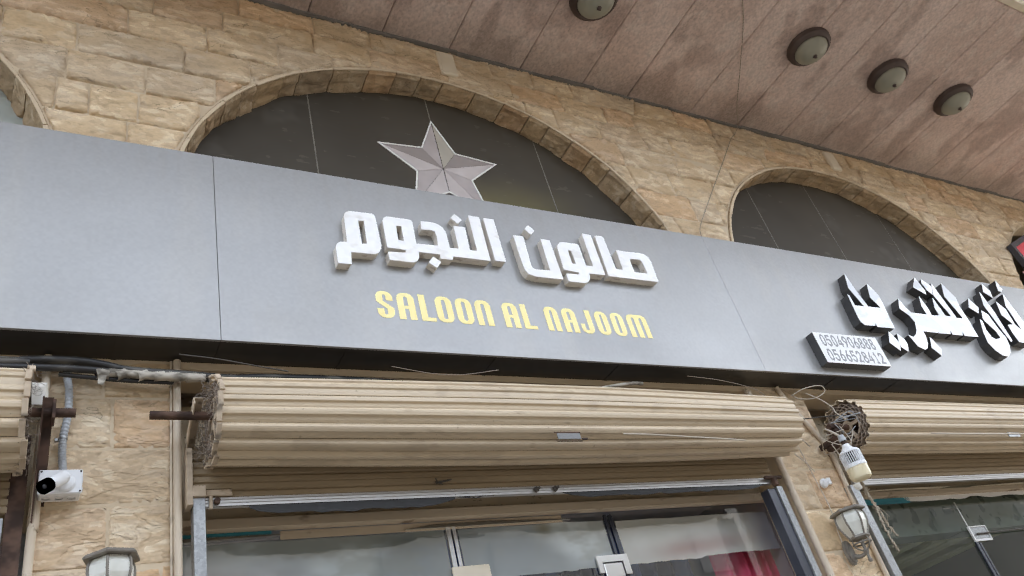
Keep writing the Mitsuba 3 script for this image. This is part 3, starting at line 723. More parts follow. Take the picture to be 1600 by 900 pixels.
# red sign at the far right
rs = thing('red_sign', 'red pointed sign with dark border on the stone wall at the right edge', 'sign')
o2 = Polygon([(10.60, 6.32), (11.25, 6.60), (11.95, 6.30), (11.98, 5.72), (11.35, 5.42), (10.68, 5.72)])
add(rs, 'border', prism(o2.difference(o2.buffer(-0.07, join_style=2)), 0.13, YW - 0.03), 'm_frame_dark')
add(rs, 'face', prism(o2.buffer(-0.0705, join_style=2), 0.15, YW - 0.03), 'm_red_print')
add(rs, 'backing', prism(o2.buffer(0.06).intersection(sbox(9, 4, 13, 5.93)), YW - 0.0295, YW - 0.012), 'm_pink')

# ---------------------------------------------------------------- canopy lamps
for i, (x, y, lb) in enumerate(((3.93, -0.70, 'round bronze rimmed ceiling lamp cut by the top edge, nearest of the four'), (6.46, -0.92, 'second bronze rimmed dome lamp from the left on the canopy'),
                                (7.745, -0.90, 'third bronze rimmed dome lamp from the left on the canopy'), (8.96, -0.89, 'bronze rimmed dome lamp farthest right on the canopy'))):
    k = thing('ceiling_lamp', lb, 'lamp', 'dome lamps on the canopy')
    add(k, 'rim', lathe([(0.0, 0.0), (0.218, 0.0), (0.225, -0.014), (0.218, -0.036), (0.222, -0.05), (0.208, -0.074), (0.182, -0.090), (0.170, -0.084), (0.170, -0.02), (0, -0.02)], (x, y, ZC), n=56), 'm_bronze', smooth=30)
    add(k, 'dome', lathe([(0.169, -0.075)] + [(0.169 * math.cos(t), -0.078 - 0.098 * math.sin(t)) for t in np.linspace(0.08, 1.5, 12)] + [(0, -0.177)], (x, y, ZC), n=56), 'm_lamp_glass', smooth=True)
    add(k, 'finial', lathe([(0, -0.168), (0.020, -0.172), (0.022, -0.182), (0.012, -0.188), (0.014, -0.196), (0.009, -0.205), (0, -0.208)], (x, y, ZC), n=20), 'm_bronze', smooth=40)

single('hanging_wire', tube([(4.4, -2.0, 7.425), (5.365, -1.124, 7.428), (5.87, -0.509, 7.42), (6.2, -0.06, 7.40), (6.36, 0.13, 7.36), (6.30, 0.18, 7.25), (6.205, 0.19, 7.16), (5.9, 0.185, 6.78), (5.567, 0.18, 6.37), (5.25, 0.185, 5.97), (5.01, 0.17, 5.66), (4.98, 0.15, 5.50), (4.98, 0.08, 5.398)], 0.004, 6, 5), 'm_wire_mid',
       'thin loose wire running down from the canopy to the sign', 'wire', smooth=True)


# ---------------------------------------------------------------- rolling shutters
def ribbon(outer, inner, xs, warp):
    """A closed strip: outer and inner polylines (y, z) joined, carried along the stations xs; warp(i, pts) moves a station."""
    loop = np.vstack([outer, inner[::-1]])
    n = len(loop)
    V = []
    for i, x in enumerate(xs):
        q = warp(x, loop)
        V.append(np.column_stack([np.full(n, x), q]))
    V = np.vstack(V)
    f = []
    for i in range(len(xs) - 1):
        for j in range(n):
            k = (j + 1) % n
            a, b, c, d = i * n + j, i * n + k, (i + 1) * n + k, (i + 1) * n + j
            f += [[a, b, c], [a, c, d]]
    m = len(outer)
    for base, flip in ((0, False), ((len(xs) - 1) * n, True)):
        for j in range(m - 1):
            q = [[base + j, base + n - 2 - j, base + j + 1], [base + j, base + n - 1 - j, base + n - 2 - j]]
            f += q if not flip else [t[::-1] for t in q]
    me = trimesh.Trimesh(V, f, process=False)
    trimesh.repair.fix_normals(me)
    return me


SLAT = [(0.00, -0.014), (0.04, -0.011), (0.14, 0.007), (0.18, 0.010), (0.30, 0.0115), (0.47, 0.0105), (0.505, 0.008), (0.54, -0.004), (0.60, -0.006), (0.80, -0.008), (0.96, -0.013), (1.0, -0.015)]


def coil_pts(r0, r1, turns, waves, amp, ph):
    t = np.linspace(0, 1, int(turns * 90))
    a = t * turns * 2 * np.pi + ph
    r = r0 + (r1 - r0) * t + amp * np.sin(a * waves + 3 * t)
    return np.column_stack([r * np.cos(a), r * np.sin(a)])


def shutter(k, x0, x1, yc, zc, R, bulge, ph, seed, clip_left=False, clip_right=False, n=17):
    r = np.random.default_rng(seed)
    xs = np.linspace(x0, x1, 22)
    for i in range(n):
        dr_, da = r.uniform(-0.004, 0.004), r.uniform(-0.02, 0.02)
        a0, a1 = ph + 2 * np.pi * i / n + da, ph + 2 * np.pi * (i + 1) / n + da * 0.5 - 0.006
        out = np.array([((R + 0.8 * o + dr_) * math.cos(a0 + u * (a1 - a0)), (R + 0.8 * o + dr_) * math.sin(a0 + u * (a1 - a0))) for u, o in SLAT])
        inn = out * (1 - 0.004 / R)
        sd = int(r.integers(1000))
        ends = (x0 + r.uniform(-0.012, 0.012), x1 + r.uniform(-0.012, 0.012))
        xx = np.linspace(ends[0], ends[1], 22)

        def warp(x, loop, sd=sd):
            t = (x - x0) / (x1 - x0)
            s = 1 + bulge * math.sin(math.pi * min(1, max(0, t)))
            w = (meshkit.fbm(np.array([[x * 1.3, sd * 1.7, 0.3]]), 2, 3)[0] - 0.5) * 0.008
            return loop * s + np.array([yc, zc]) + w * loop / R
        add(k, 'slat', ribbon(out, inn, xx, warp), 'm_shutter', uv=(r.random(), r.random()))
        for on, xe, sg_ in ((clip_left, ends[0], -1), (clip_right, ends[1], 1)):
            if on:
                am = (a0 + a1) / 2
                b = box(-0.010, 0.014, -0.006, 0.006 + r.uniform(0, 0.004), -0.038, 0.038, 0.002)
                M = trimesh.transformations.rotation_matrix(am - math.pi / 2, (1, 0, 0))
                # box normal +y to radial direction
                M = trimesh.transformations.rotation_matrix(am, (1, 0, 0))
                b.apply_transform(M)
                b.apply_transform(trimesh.transformations.rotation_matrix(r.uniform(-0.05, 0.05), (0, 1, 0)))
                b.apply_translation((xe - sg_ * 0.004, yc + (R + 0.010) * math.cos(am), zc + (R + 0.010) * math.sin(am)))
                add(k, 'end_clip', b, 'm_clip')
    # inner wraps
    q = coil_pts(R - 0.022, R - 0.085, 4.0, 14.3, 0.0065, ph)
    d = q / np.linalg.norm(q, axis=1, keepdims=True)
    add(k, 'coil', ribbon(q, q - d * 0.0045, np.array([x0 + 0.006, x1 - 0.006]), lambda x, l: l + np.array([yc, zc])), 'm_coil')
    rim = [(0.118 * math.cos(a), 0.118 * math.sin(a)) for a in np.linspace(0, 2 * np.pi, 40, endpoint=False)]
    disc = Polygon(rim, [[(0.104 * math.cos(a), 0.104 * math.sin(a)) for a in np.linspace(0, 2 * np.pi, 40, endpoint=False)]])
    spokes = [affinity.rotate(sbox(-0.013, 0, 0.013, 0.11), 72 * j + 18, origin=(0, 0)) for j in range(5)]
    hubp = affinity.translate(unary_union([disc, Point(0, 0).buffer(0.042)] + spokes), yc, zc)
    for xe in (x0 + 0.012, x1 - 0.024):
        add(k, 'wheel', prism_x(hubp, xe, xe + 0.012), 'm_clip')


def fibres(k, x, yc, zc, r0, r1, n, seed, sp=0.03):
    r = np.random.default_rng(seed)
    ms = []
    for _ in range(n):
        a, rad = r.uniform(0, 2 * np.pi), r.uniform(r0, r1)
        p = np.array([x + r.uniform(-0.02, 0.03), yc + rad * math.cos(a), zc + rad * math.sin(a)])
        pts = [p]
        dirv = r.normal(size=3)
        for _ in range(3):
            dirv = dirv * 0.7 + r.normal(size=3) * 0.6
            p = p + dirv / np.linalg.norm(dirv) * r.uniform(0.008, 0.02)
            pts.append(p)
        ms.append(tube(pts, r.uniform(0.0008, 0.0018), 4, 2))
    add(k, 'frayed_fibre', ms, 'm_fibre', kind='stuff')


def curtain(k, x0, x1, y, z0, z1, seed, m='m_shutter_brown'):
    r = np.random.default_rng(seed)
    z = z1
    while z > z0:
        h = 0.078
        prof = [(y - 0.000, z), (y - 0.012, z - 0.010), (y - 0.014, z - h * 0.45), (y - 0.006, z - h * 0.5), (y - 0.012, z - h * 0.58), (y - 0.013, z - h * 0.9), (y, z - h + 0.001)]
        o = np.array(prof)
        add(k, 'slat', ribbon(o, o + np.array([0.004, 0]), np.array([x0, x1]), lambda x, l: l), m, uv=(r.random(), r.random()))
        z -= h


def guide(k, x0, x1, z1, lip=0.0):
    add(k, 'guide_rail', [box(x0, x1, 0.165, 0.172, 0.125, z1, 0.001), box(x0, x0 + 0.006, 0.1725, 0.235, 0.125, z1), box(x1 - 0.006, x1, 0.1725, 0.235, 0.125, z1)], 'm_galv')


def rail(k, x0, x1, z):
    poly = Polygon([(0.185, z), (0.185, z + 0.012), (0.190, z + 0.014), (0.186, z + 0.017), (0.186, z + 0.028), (0.191, z + 0.030), (0.186, z + 0.033), (0.187, z + 0.044), (0.215, z + 0.044), (0.215, z)])
    add(k, 'bottom_rail', prism_x(poly, x0, x1), 'm_alu')


def bracket(k, x, top, bot, w=0.05, m='m_rust'):
    """An angle iron strut in a plane across the wall, from top (y, z) to bottom (y, z)."""
    t, b = np.array(top), np.array(bot)
    d = (b - t) / np.linalg.norm(b - t)
    nrm = np.array([-d[1], d[0]])
    pg = Polygon([t - nrm * w / 2, t + nrm * w / 2, b + nrm * w / 2, b - nrm * w / 2])
    fl = Polygon([t + nrm * w / 2, t + nrm * (w / 2 - 0.006), b + nrm * (w / 2 - 0.006), b + nrm * w / 2])
    add(k, 'bracket', [prism_x(pg, x, x + 0.006), prism_x(fl, x + 0.0062, x + 0.045)], m)


# middle shutter
sm = thing('rolling_shutter', 'beige slatted roller shutter rolled up above the middle shop below the yellow lettering', 'roller shutter', 'rolled up shop shutters')
shutter(sm, 0.75, 4.66, 0.02, 3.602, 0.205, 0.11, 0.35, 11, clip_left=True)
fibres(sm, 0.725, 0.02, 3.602, 0.13, 0.212, 240, 5)
curtain(sm, 0.70, 4.56, 0.205, 3.29, 3.56, 3)
rail(sm, 0.745, 4.53, 3.243)
guide(sm, 0.692, 0.745, 3.28)
guide(sm, 4.520, 4.575, 3.215)
add(sm, 'channel', box(4.44, 4.518, 0.178, 0.255, 0.125, 3.205, 0.003), 'm_frame_dark')
add(sm, 'rail_cap', box(0.688, 0.748, 0.150, 0.235, 3.281, 3.335, 0.003), 'm_clip')
lk = [box(0.749, 0.872, 0.172, 0.184, 3.290, 3.322, 0.004), box(0.765, 0.780, 0.168, 0.183, 3.225, 3.289, 0.002)]
add(sm, 'lock_bar', lk, 'm_clip')
add(sm, 'lock_bar_end', [box(4.44, 4.60, 0.150, 0.176, 3.268, 3.288, 0.004), box(4.50, 4.53, 0.14, 0.18, 3.215, 3.266, 0.004)], 'm_rust')
add(sm, 'lock_bolt', lathe([(0, 0), (0.016, 0), (0.014, 0.02), (0, 0.022)], (0.80, 0.178, 3.262), (0, -1, 0), 12), 'm_rust', smooth=40)
for x, z in ((2.575, 3.263), (2.706, 3.263)):
    add(sm, 'rail_bolt', lathe([(0, 0), (0.017, 0.0), (0.017, 0.012), (0.009, 0.016), (0.009, 0.034), (0, 0.036)], (x, 0.184, z), (0.3, -1, 0), 6), 'm_wire_dark')
add(sm, 'axle_pipe', rod((0.484, 0.03, 3.636), (0.80, 0.03, 3.636), 0.0205, 20), 'm_rust', smooth=40)
bracket(sm, 0.668, (-0.03, 3.685), (0.225, 3.545), 0.055, 'm_clip')
add(sm, 'mount_plate', box(0.664, 0.690, 0.15, 0.232, 3.24, 3.53, 0.002), 'm_clip')
add(sm, 'latch', [box(2.535, 2.69, -0.224, -0.216, 3.376, 3.414, 0.002)], 'm_steel', label='small steel latch plate')
add(sm, 'latch_frame', [box(2.525, 2.70, -0.217, -0.212, 3.366, 3.371), box(2.525, 2.70, -0.217, -0.212, 3.419, 3.424), box(2.70, 2.735, -0.222, -0.214, 3.375, 3.385)], 'm_rust')
add(sm, 'loose_wire', tube([(2.99, -0.232, 3.405), (3.2, -0.236, 3.398), (3.5, -0.232, 3.385), (3.8, -0.226, 3.374), (3.965, -0.218, 3.368)], 0.005, 6), 'm_wire_pale', smooth=True)
r9 = np.random.default_rng(9)
add(sm, 'torn_seal', [prism(Polygon([(x, z0 + r9.uniform(-0.006, 0.006) + 0.030 * max(0, 1 - (x - a) / 0.12) + 0.030 * max(0, 1 - (b - x) / 0.12)) for x in np.linspace(a, b, 26)] + [(b, 3.2425), (a, 3.2425)]), 0.188, 0.192) for a, b, z0 in ((0.95, 2.05, 3.195), (2.75, 4.43, 3.212), (0.80, 0.949, 3.228), (2.051, 2.3, 3.232))], 'm_black', label='torn black rubber seal under the rail')
add(sm, 'debris', [tube([(1.96 + r9.uniform(-.02, .02), 0.182, 3.325 + r9.uniform(-.01, .01)), (1.98 + r9.uniform(-.05, .06), 0.165, 3.325 + r9.uniform(-.02, .02))], 0.004, 5) for _ in range(9)], 'm_wire_dark')

# right shutter, its coil end in view
sr = thing('rolling_shutter', 'beige roller shutter at the right with its spiral coil end and wheel open to view', 'roller shutter', 'rolled up shop shutters')
shutter(sr, 5.372, 9.65, 0.02, 3.605, 0.198, 0.02, 0.15, 21)
fibres(sr, 5.377, 0.02, 3.605, 0.15, 0.21, 45, 6)
curtain(sr, 5.36, 9.5, 0.205, 3.25, 3.56, 4)
rail(sr, 5.38, 9.5, 3.205)
guide(sr, 5.285, 5.365, 3.20)
add(sr, 'axle_pipe', rod((5.17, 0.02, 3.60), (5.5, 0.02, 3.60), 0.022, 20), 'm_rust', smooth=40)
add(sr, 'bearing_block', [box(5.20, 5.22, 0.0, 0.20, 3.49, 3.535, 0.004), box(5.19, 5.24, -0.01, 0.06, 3.55, 3.575, 0.003), box(5.21, 5.27, 0.06, 0.16, 3.46, 3.50, 0.01)], 'm_rust')
add(sr, 'loose_wire', tube([(6.0, -0.205, 3.43), (6.6, -0.207, 3.425), (7.3, -0.207, 3.428), (8.2, -0.205, 3.425)], 0.006, 6), 'm_wire_pale', smooth=True)
add(sr, 'latch', box(7.05, 7.22, -0.206, -0.198, 3.40, 3.44, 0.002), 'm_galv')

# left shutter, mostly outside the picture
sl = thing('rolling_shutter', 'beige roller shutter end at the left edge beside the dark rusty bracket', 'roller shutter', 'rolled up shop shutters')
shutter(sl, -4.2, -0.015, 0.02, 3.60, 0.215, 0.05, 0.28, 31, clip_right=True)
fibres(sl, -0.01, 0.02, 3.6, 0.14, 0.22, 160, 8)
curtain(sl, -4.2, -0.045, 0.205, 3.25, 3.56, 6)
rail(sl, -4.2, -0.07, 3.235)
guide(sl, -0.115, -0.055, 3.22)
add(sl, 'axle_pipe', rod((-0.05, 0.02, 3.637), (0.178, 0.02, 3.637), 0.021, 20), 'm_rust', smooth=40)
bracket(sl, 0.045, (-0.01, 3.70), (0.225, 3.22), 0.085)
add(sl, 'angle_iron', [box(-0.05, 0.018, 0.195, 0.201, 0.125, 3.62), box(0.012, 0.018, 0.2015, 0.235, 0.125, 3.62)], 'm_rust')
add(sl, 'washer_plate', box(0.084, 0.098, -0.02, 0.06, 3.59, 3.685, 0.002), 'm_rust')

# ---------------------------------------------------------------- shop fronts
# middle
fm = thing('shop_window', 'middle shop front with three frosted film panes and metal clamps', 'shop window')
add(fm, 'transom', box(0.64, 4.70, 0.405, 0.462, 3.217, 3.273, 0.004), 'm_lintel')
add(fm, 'teal_strip', box(0.64, 1.12, 0.455, 0.468, 3.193, 3.2165), 'm_teal')
add(fm, 'sky_streak_trim', [prism(Polygon([(0.64, 3.172), (0.64, 3.192), (1.02, 3.193), (1.16, 3.190), (1.16, 3.186)]), 0.440, 0.466)], 'm_polished', label='polished trim added for the bright sky streak at the left')  # polished wedge added to stand for sky reflected in the glass
add(fm, 'sky_streak_strip', [prism(Polygon([(1.85, 3.176), (2.0, 3.196), (2.4, 3.199), (2.95, 3.183), (2.95, 3.178)]), 0.446, 0.466)], 'm_polished', label='polished strip added for the bright sky streak over the middle pane')  # second added sliver, carries the reflected sky streak on
add(fm, 'backing_board', box(1.165, 2.9, 0.468, 0.4685, 3.17, 3.2165), 'm_lintel')
for i, (a, b) in enumerate(((0.64, 2.098), (2.165, 3.215), (3.285, 4.70))):
    add(fm, 'pane', prism(sbox(a, 0.13, b, 3.2165), 0.4695, 0.4700), 'm_glass')
    r = np.random.default_rng(60 + i)
    lo = [(x, 2.872 + r.uniform(-0.004, 0.004) + (0.012 if i == 2 else 0) * (x > 3.9)) for x in np.linspace(a + 0.01, min(b, 4.665) - 0.01, 28)]
    top = 3.168 - 0.012 * (i == 2)
    hi = [(x, top + r.uniform(-0.003, 0.003)) for x in np.linspace(min(b, 4.665) - 0.01, a + 0.01, 10)]
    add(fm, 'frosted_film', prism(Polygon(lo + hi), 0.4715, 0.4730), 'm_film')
add(fm, 'mullion', [box(2.100, 2.128, 0.462, 0.476, 0.13, 3.2, 0.002), box(2.140, 2.162, 0.464, 0.474, 0.13, 3.2, 0.002)], 'm_alu')
add(fm, 'mullion', [box(3.217, 3.238, 0.462, 0.476, 0.13, 3.2, 0.002), box(3.255, 3.283, 0.464, 0.474, 0.13, 3.2, 0.002)], 'm_frame_dark')
add(fm, 'patch_fitting', box(2.085, 2.318, 0.448, 0.4645, 2.80, 2.948, 0.003), 'm_cream', label='cream metal clamp on the left mullion')
Lc = Polygon([(3.055, 2.832), (3.055, 2.936), (3.292, 2.936), (3.292, 2.812), (3.245, 2.812), (3.245, 2.895), (3.09, 2.895), (3.09, 2.832)])
add(fm, 'patch_fitting', prism(Lc, 0.448, 0.4615), 'm_chrome', label='L shaped chrome clamp on the right mullion')
add(fm, 'patch_fitting', box(3.098, 3.238, 0.450, 0.4618, 2.80, 2.888, 0.003), 'm_chrome')
add(fm, 'jamb', box(4.672, 4.70, 0.26, 0.462, 0.13, 3.216, 0.002), 'm_lintel')


def cloth(x0, x1, y, z0, z1, amp, waves, seed):
    n = 120
    t = np.linspace(0, 1, n)
    r = np.random.default_rng(seed)
    yy = y + amp * np.sin(t * waves * 2 * np.pi + 1.5 * np.sin(t * 9 + r.uniform(0, 3)))
    ln = LineString(np.column_stack([x0 + t * (x1 - x0), yy])).buffer(0.004)
    m = trimesh.creation.extrude_polygon(ln, z1 - z0, engine='earcut')
    m.apply_translation((0, 0, z0))
    return m


single('red_curtain', cloth(4.15, 4.88, 0.62, 0.4, 3.2, 0.035, 6, 1), 'm_red_cloth', 'dark red pleated curtain behind the right pane of the middle shop', 'curtain', smooth=40)
single('blue_curtain', cloth(2.3, 4.25, 1.0, 0.4, 3.3, 0.04, 14, 2), 'm_blue_cloth', 'dark blue pleated curtain deep behind the middle shop window', 'curtain', smooth=40)

# right
fr = thing('shop_window', 'right shop front of dark green tinted glass with torn white paper along its top', 'shop window')
add(fr, 'transom', box(5.33, 9.52, 0.405, 0.462, 3.192, 3.235, 0.004), 'm_lintel')
rr2 = np.random.default_rng(77)
add(fr, 'splinter', [prism(Polygon([(5.6, 3.236), (6.2, 3.243), (6.75, 3.237), (6.9, 3.248), (6.2, 3.253)]), 0.40, 0.41), prism(Polygon([(7.2, 3.236), (8.3, 3.238), (8.6, 3.25), (7.9, 3.25)]), 0.40, 0.41)], 'm_cream', label='split pale wood sliver')
add(fr, 'teal_strip', box(5.33, 6.33, 0.450, 0.466, 3.148, 3.1915), 'm_teal')
lo = [(6.30 + 0.10 * i, 3.154 + rr2.uniform(-0.007, 0.007) + (0.012 if i in (9, 10) else 0)) for i in range(33)]
add(fr, 'paper_strip', prism(Polygon(lo + [(9.52, 3.1915), (6.26, 3.1915)]), 0.450, 0.4545), 'm_paper')
add(fr, 'pane', prism(sbox(5.33, 0.13, 6.93, 3.1915), 0.4695, 0.4700), 'm_glass_green')
add(fr, 'pane', prism(sbox(6.945, 0.13, 9.52, 3.1915), 0.4695, 0.4700), 'm_glass_green')
add(fr, 'joint', box(6.931, 6.944, 0.466, 0.472, 2.9, 3.13), 'm_alu')
pf = sbox(6.90, 2.775, 7.15, 2.905)
add(fr, 'patch_fitting', prism(pf.difference(sbox(6.918, 2.793, 7.142, 2.896)), 0.446, 0.462), 'm_paper')
add(fr, 'patch_plate', box(6.919, 7.141, 0.452, 0.462, 2.794, 2.895), 'm_galv')
add(fr, 'door_stile', [box(6.90, 6.935, 0.452, 0.4685, 0.13, 2.774, 0.002), box(6.95, 6.975, 0.455, 0.468, 0.13, 2.774, 0.002)], 'm_frame_dark')
add(fr, 'tie_rod', rod((6.96, 0.44, 2.835), (9.4, 0.44, 2.852), 0.006, 8), 'm_wire_dark', smooth=True)
add(fr, 'beam', box(5.34, 9.5, 0.62, 0.80, 2.925, 3.41), 'm_beam')
xx = 5.3
r3 = np.random.default_rng(4)
while xx < 11.6:
    w = r3.uniform(0.16, 0.26)
    y0 = r3.uniform(0.83, 1.3)
    add(fr, 'ceiling_batten', box(xx, xx + w, y0, 4.5, 3.17 + r3.uniform(-0.03, 0.03), 3.34, 0.02), 'm_batten', uv=(r3.random(), r3.random()))
    xx += w + r3.choice([0.03, 0.06, 0.14])
# left
fl_ = thing('shop_window', 'sliver of galvanised shop front frame at the lower left edge', 'shop window')
add(fl_, 'post', box(-0.30, -0.12, 0.30, 0.36, 0.13, 3.2, 0.003), 'm_galv')
add(fl_, 'transom', box(-4.24, -0.11, 0.40, 0.46, 3.21, 3.27, 0.003), 'm_lintel')
add(fl_, 'pane', prism(sbox(-4.24, 0.13, -0.12, 3.209), 0.4695, 0.4700), 'm_glass')

# ---------------------------------------------------------------- pipes and trims on the pillars
single('wall_pipe', [tube([(0.052, 0.205, 4.05), (0.055, 0.205, 3.6), (0.060, 0.205, 3.2), (0.050, 0.205, 2.9), (0.05, 0.205, 0.13)], 0.019, 12)], 'm_beige_pipe', 'beige painted pipe on the left edge of the left pillar under the junction box', 'pipe', smooth=True)
single('wall_pipe', [tube([(0.633, 0.20, 4.05), (0.630, 0.20, 3.4), (0.630, 0.20, 0.13)], 0.019, 14, 2)], 'm_beige_pipe', 'beige painted pipe on the right edge of the left pillar', 'pipe', smooth=True)
single('thin_pipe', [tube([(0.606, 0.208, 4.05), (0.604, 0.208, 3.4), (0.604, 0.208, 0.13)], 0.0065, 8, 2)], 'm_beige_pipe', 'thin beige cable pipe just left of the thick pipe on the left pillar', 'pipe', smooth=True)
single('corner_trim', tube([(4.712, 0.205, 4.02), (4.705, 0.205, 3.2), (4.705, 0.205, 0.13)], 0.026, 12, 2), 'm_beige_pipe', 'beige rounded trim on the left edge of the right pillar', 'trim', smooth=True)
single('wall_pipe', tube([(5.05, 0.20, 4.05), (5.10, 0.20, 3.9), (5.20, 0.20, 3.72), (5.30, 0.20, 3.5), (5.30, 0.203, 3.2), (5.27, 0.203, 2.9), (5.255, 0.203, 2.6), (5.25, 0.203, 0.13)], 0.019, 12), 'm_beige_pipe', 'beige pipe down the right edge of the right pillar behind the lantern', 'pipe', smooth=True)
single('wall_cable', tube([(4.98, 0.205, 3.62), (4.99, 0.200, 3.3), (5.0, 0.198, 3.05), (4.965, 0.199, 2.86), (4.955, 0.20, 2.76)], 0.004, 6), 'm_wire_pale', 'thin pale cable running down the right pillar to the lantern', 'cable', smooth=True)

# ---------------------------------------------------------------- camera and boxes on the left pillar
jb = thing('junction_box', 'white square junction box on the left pillar carrying the camera', 'junction box')
add(jb, 'box_body', box(0.061, 0.224, 0.1285, 0.212, 3.302, 3.408, 0.006), 'm_white_plastic')
add(jb, 'lid', box(0.058, 0.227, 0.115, 0.128, 3.299, 3.411, 0.004), 'm_white_plastic')
for x in (0.068, 0.219):
    for z in (3.309, 3.401):
        add(jb, 'screw', lathe([(0, 0), (0.0042, 0), (0.0042, 0.003), (0, 0.003)], (x, 0.1155, z), (0, -1, 0), 10), 'm_black')
for x in (0.095, 0.143, 0.190):
    add(jb, 'knockout', lathe([(0.016, 0), (0.018, 0.0), (0.018, 0.003), (0.016, 0.003)], (x, 0.165, 3.3015), (0, 0, -1), 20), 'm_white_plastic', smooth=30)
for z in (3.335, 3.38):
    add(jb, 'gland', lathe([(0, 0), (0.012, 0.0), (0.012, 0.007), (0, 0.007)], (0.2245, 0.165, z), (1, 0, 0), 16), 'm_white_plastic', smooth=30)
cc = thing('security_camera', 'white bullet security camera with black lens hood on the junction box', 'security camera')
add(cc, 'base', lathe([(0, 0.0), (0.041, 0.0), (0.042, 0.006), (0.034, 0.014), (0.014, 0.018), (0, 0.018)], (0.160, 0.1145, 3.347), (0, -1, 0), 32), 'm_white_plastic', smooth=30)
for dx, dz in ((-0.018, 0.026), (0.03, 0.004), (-0.012, -0.03)):
    add(cc, 'screw', lathe([(0, 0), (0.004, 0), (0.004, 0.003), (0, 0.003)], (0.160 + dx, 0.1065, 3.347 + dz), (0, -1, 0), 10), 'm_black')
add(cc, 'arm', tube([(0.160, 0.100, 3.347), (0.156, 0.080, 3.358), (0.148, 0.062, 3.352)], 0.012, 14), 'm_white_plastic', smooth=True)
ax = np.array([-0.60, -0.52, -0.60])
ax /= np.linalg.norm(ax)
p0 = np.array([0.160, 0.078, 3.362])
add(cc, 'body', lathe([(0, 0.0), (0.020, 0.0), (0.026, 0.006), (0.027, 0.10), (0.028, 0.102), (0, 0.102)], p0, ax, 32), 'm_white_plastic', smooth=30)
add(cc, 'hood', lathe([(0.0265, 0.1025), (0.030, 0.103), (0.030, 0.142), (0.0275, 0.143), (0.0265, 0.128), (0, 0.127)], p0, ax, 32), 'm_black', smooth=30)
add(cc, 'lens', lathe([(0.0, 0.1275), (0.012, 0.1275), (0.011, 0.131), (0.006, 0.134), (0, 0.135)], p0, ax, 24), 'm_frame_dark', smooth=True)

cpts = spline([(0.139, 0.19, 3.975), (0.139, 0.19, 3.93), (0.152, 0.19, 3.848), (0.154, 0.19, 3.72), (0.142, 0.19, 3.60), (0.144, 0.188, 3.51), (0.152, 0.187, 3.43)], 60)
gc = thing('grey_conduit', 'grey corrugated conduit curving down to the junction box on the left pillar', 'conduit')
add(gc, 'hose', tube(cpts, 0.0165, 14, 0, rfn=lambda t: 1.0 + 0.10 * math.sin(t * 2 * math.pi * 38)), 'm_grey_conduit', smooth=True)
add(gc, 'clamp', [lathe([(0.017, -0.004), (0.0195, -0.004), (0.0195, 0.004), (0.017, 0.004)], (0.1415, 0.19, 3.60), (0, 0, 1), 20), box(0.108, 0.124, 0.19, 0.205, 3.588, 3.603, 0.002)], 'm_galv')

wb = thing('lamp_cover', 'dusty translucent white plastic cover behind the rusty bracket at the left pillar', 'lamp cover')
add(wb, 'shell', trimesh.convex.convex_hull(np.array([(-0.012, 0.10, 3.838), (0.058, 0.10, 3.838), (-0.012, 0.18, 3.845), (0.062, 0.18, 3.845), (-0.004, 0.075, 3.80), (0.050, 0.075, 3.80), (0.004, 0.085, 3.715), (0.058, 0.085, 3.715), (0.0, 0.17, 3.705), (0.072, 0.17, 3.71), (0.07, 0.11, 3.74)])), 'm_old_white', smooth=25)
add(wb, 'base', box(-0.015, 0.068, 0.181, 0.20, 3.70, 3.85, 0.004), 'm_old_white')

# ---------------------------------------------------------------- cables under the sign
single('black_cable', tube([(-1.5, 0.13, 3.93), (-0.14, 0.12, 3.955), (-0.06, 0.12, 3.966), (0.09, 0.12, 3.976), (0.2, 0.12, 3.972), (0.30, 0.12, 3.955), (0.41, 0.125, 3.935), (0.69, 0.13, 3.925), (0.88, 0.14, 3.92), (1.1, 0.16, 3.945), (1.6, 0.18, 3.96), (2.1, 0.19, 3.945), (2.6, 0.2, 3.94), (3.4, 0.2, 3.95)], 0.021, 12), 'm_cable', 'thick black cable sagging below the sign above the taped bundle', 'cable', smooth=True)
single('black_cable', tube([(-1.5, 0.09, 3.88), (-0.01, 0.08, 3.905), (0.12, 0.08, 3.906), (0.26, 0.08, 3.900), (0.34, 0.085, 3.893), (0.36, 0.09, 3.885)], 0.0175, 12), 'm_cable', 'worn black cable entering the taped bundle from the left', 'cable', smooth=True)
single('black_cable', tube([(0.35, 0.14, 3.945), (0.5, 0.14, 3.925), (0.75, 0.15, 3.914), (1.0, 0.17, 3.90), (1.4, 0.19, 3.92)], 0.012, 10), 'm_cable', 'thinner black cable running above the taped pipe to the right', 'cable', smooth=True)
tb = thing('taped_pipe', 'pipe bundle wrapped in torn grey tape reaching the middle shutter', 'pipe')
add(tb, 'pipe', tube([(0.30, 0.085, 3.895), (0.40, 0.082, 3.888), (0.55, 0.08, 3.880), (0.745, 0.08, 3.880)], 0.0205, 14), 'm_tape', smooth=True)
add(tb, 'pipe', tube([(0.10, 0.10, 3.885), (0.25, 0.10, 3.872), (0.40, 0.10, 3.862), (0.60, 0.105, 3.862)], 0.011, 10), 'm_cable', smooth=True, label='thin dark tube under the taped pipe')
for x0, w, tl in ((0.268, 0.03, 0.2), (0.295, 0.035, -0.1), (0.36, 0.05, 0.5), (0.455, 0.05, 0.4), (0.53, 0.05, 0.15), (0.60, 0.05, -0.1), (0.68, 0.05, 0.1)):
    add(tb, 'tape_wrap', lathe([(0.0225, -w / 2), (0.0245, -w / 2), (0.0235, 0), (0.025, w / 2), (0.0225, w / 2)], (x0, 0.083, 3.885 - 0.012 * (x0 - .3)), (1, tl * 0.3, tl), 18), 'm_tape', smooth=40)
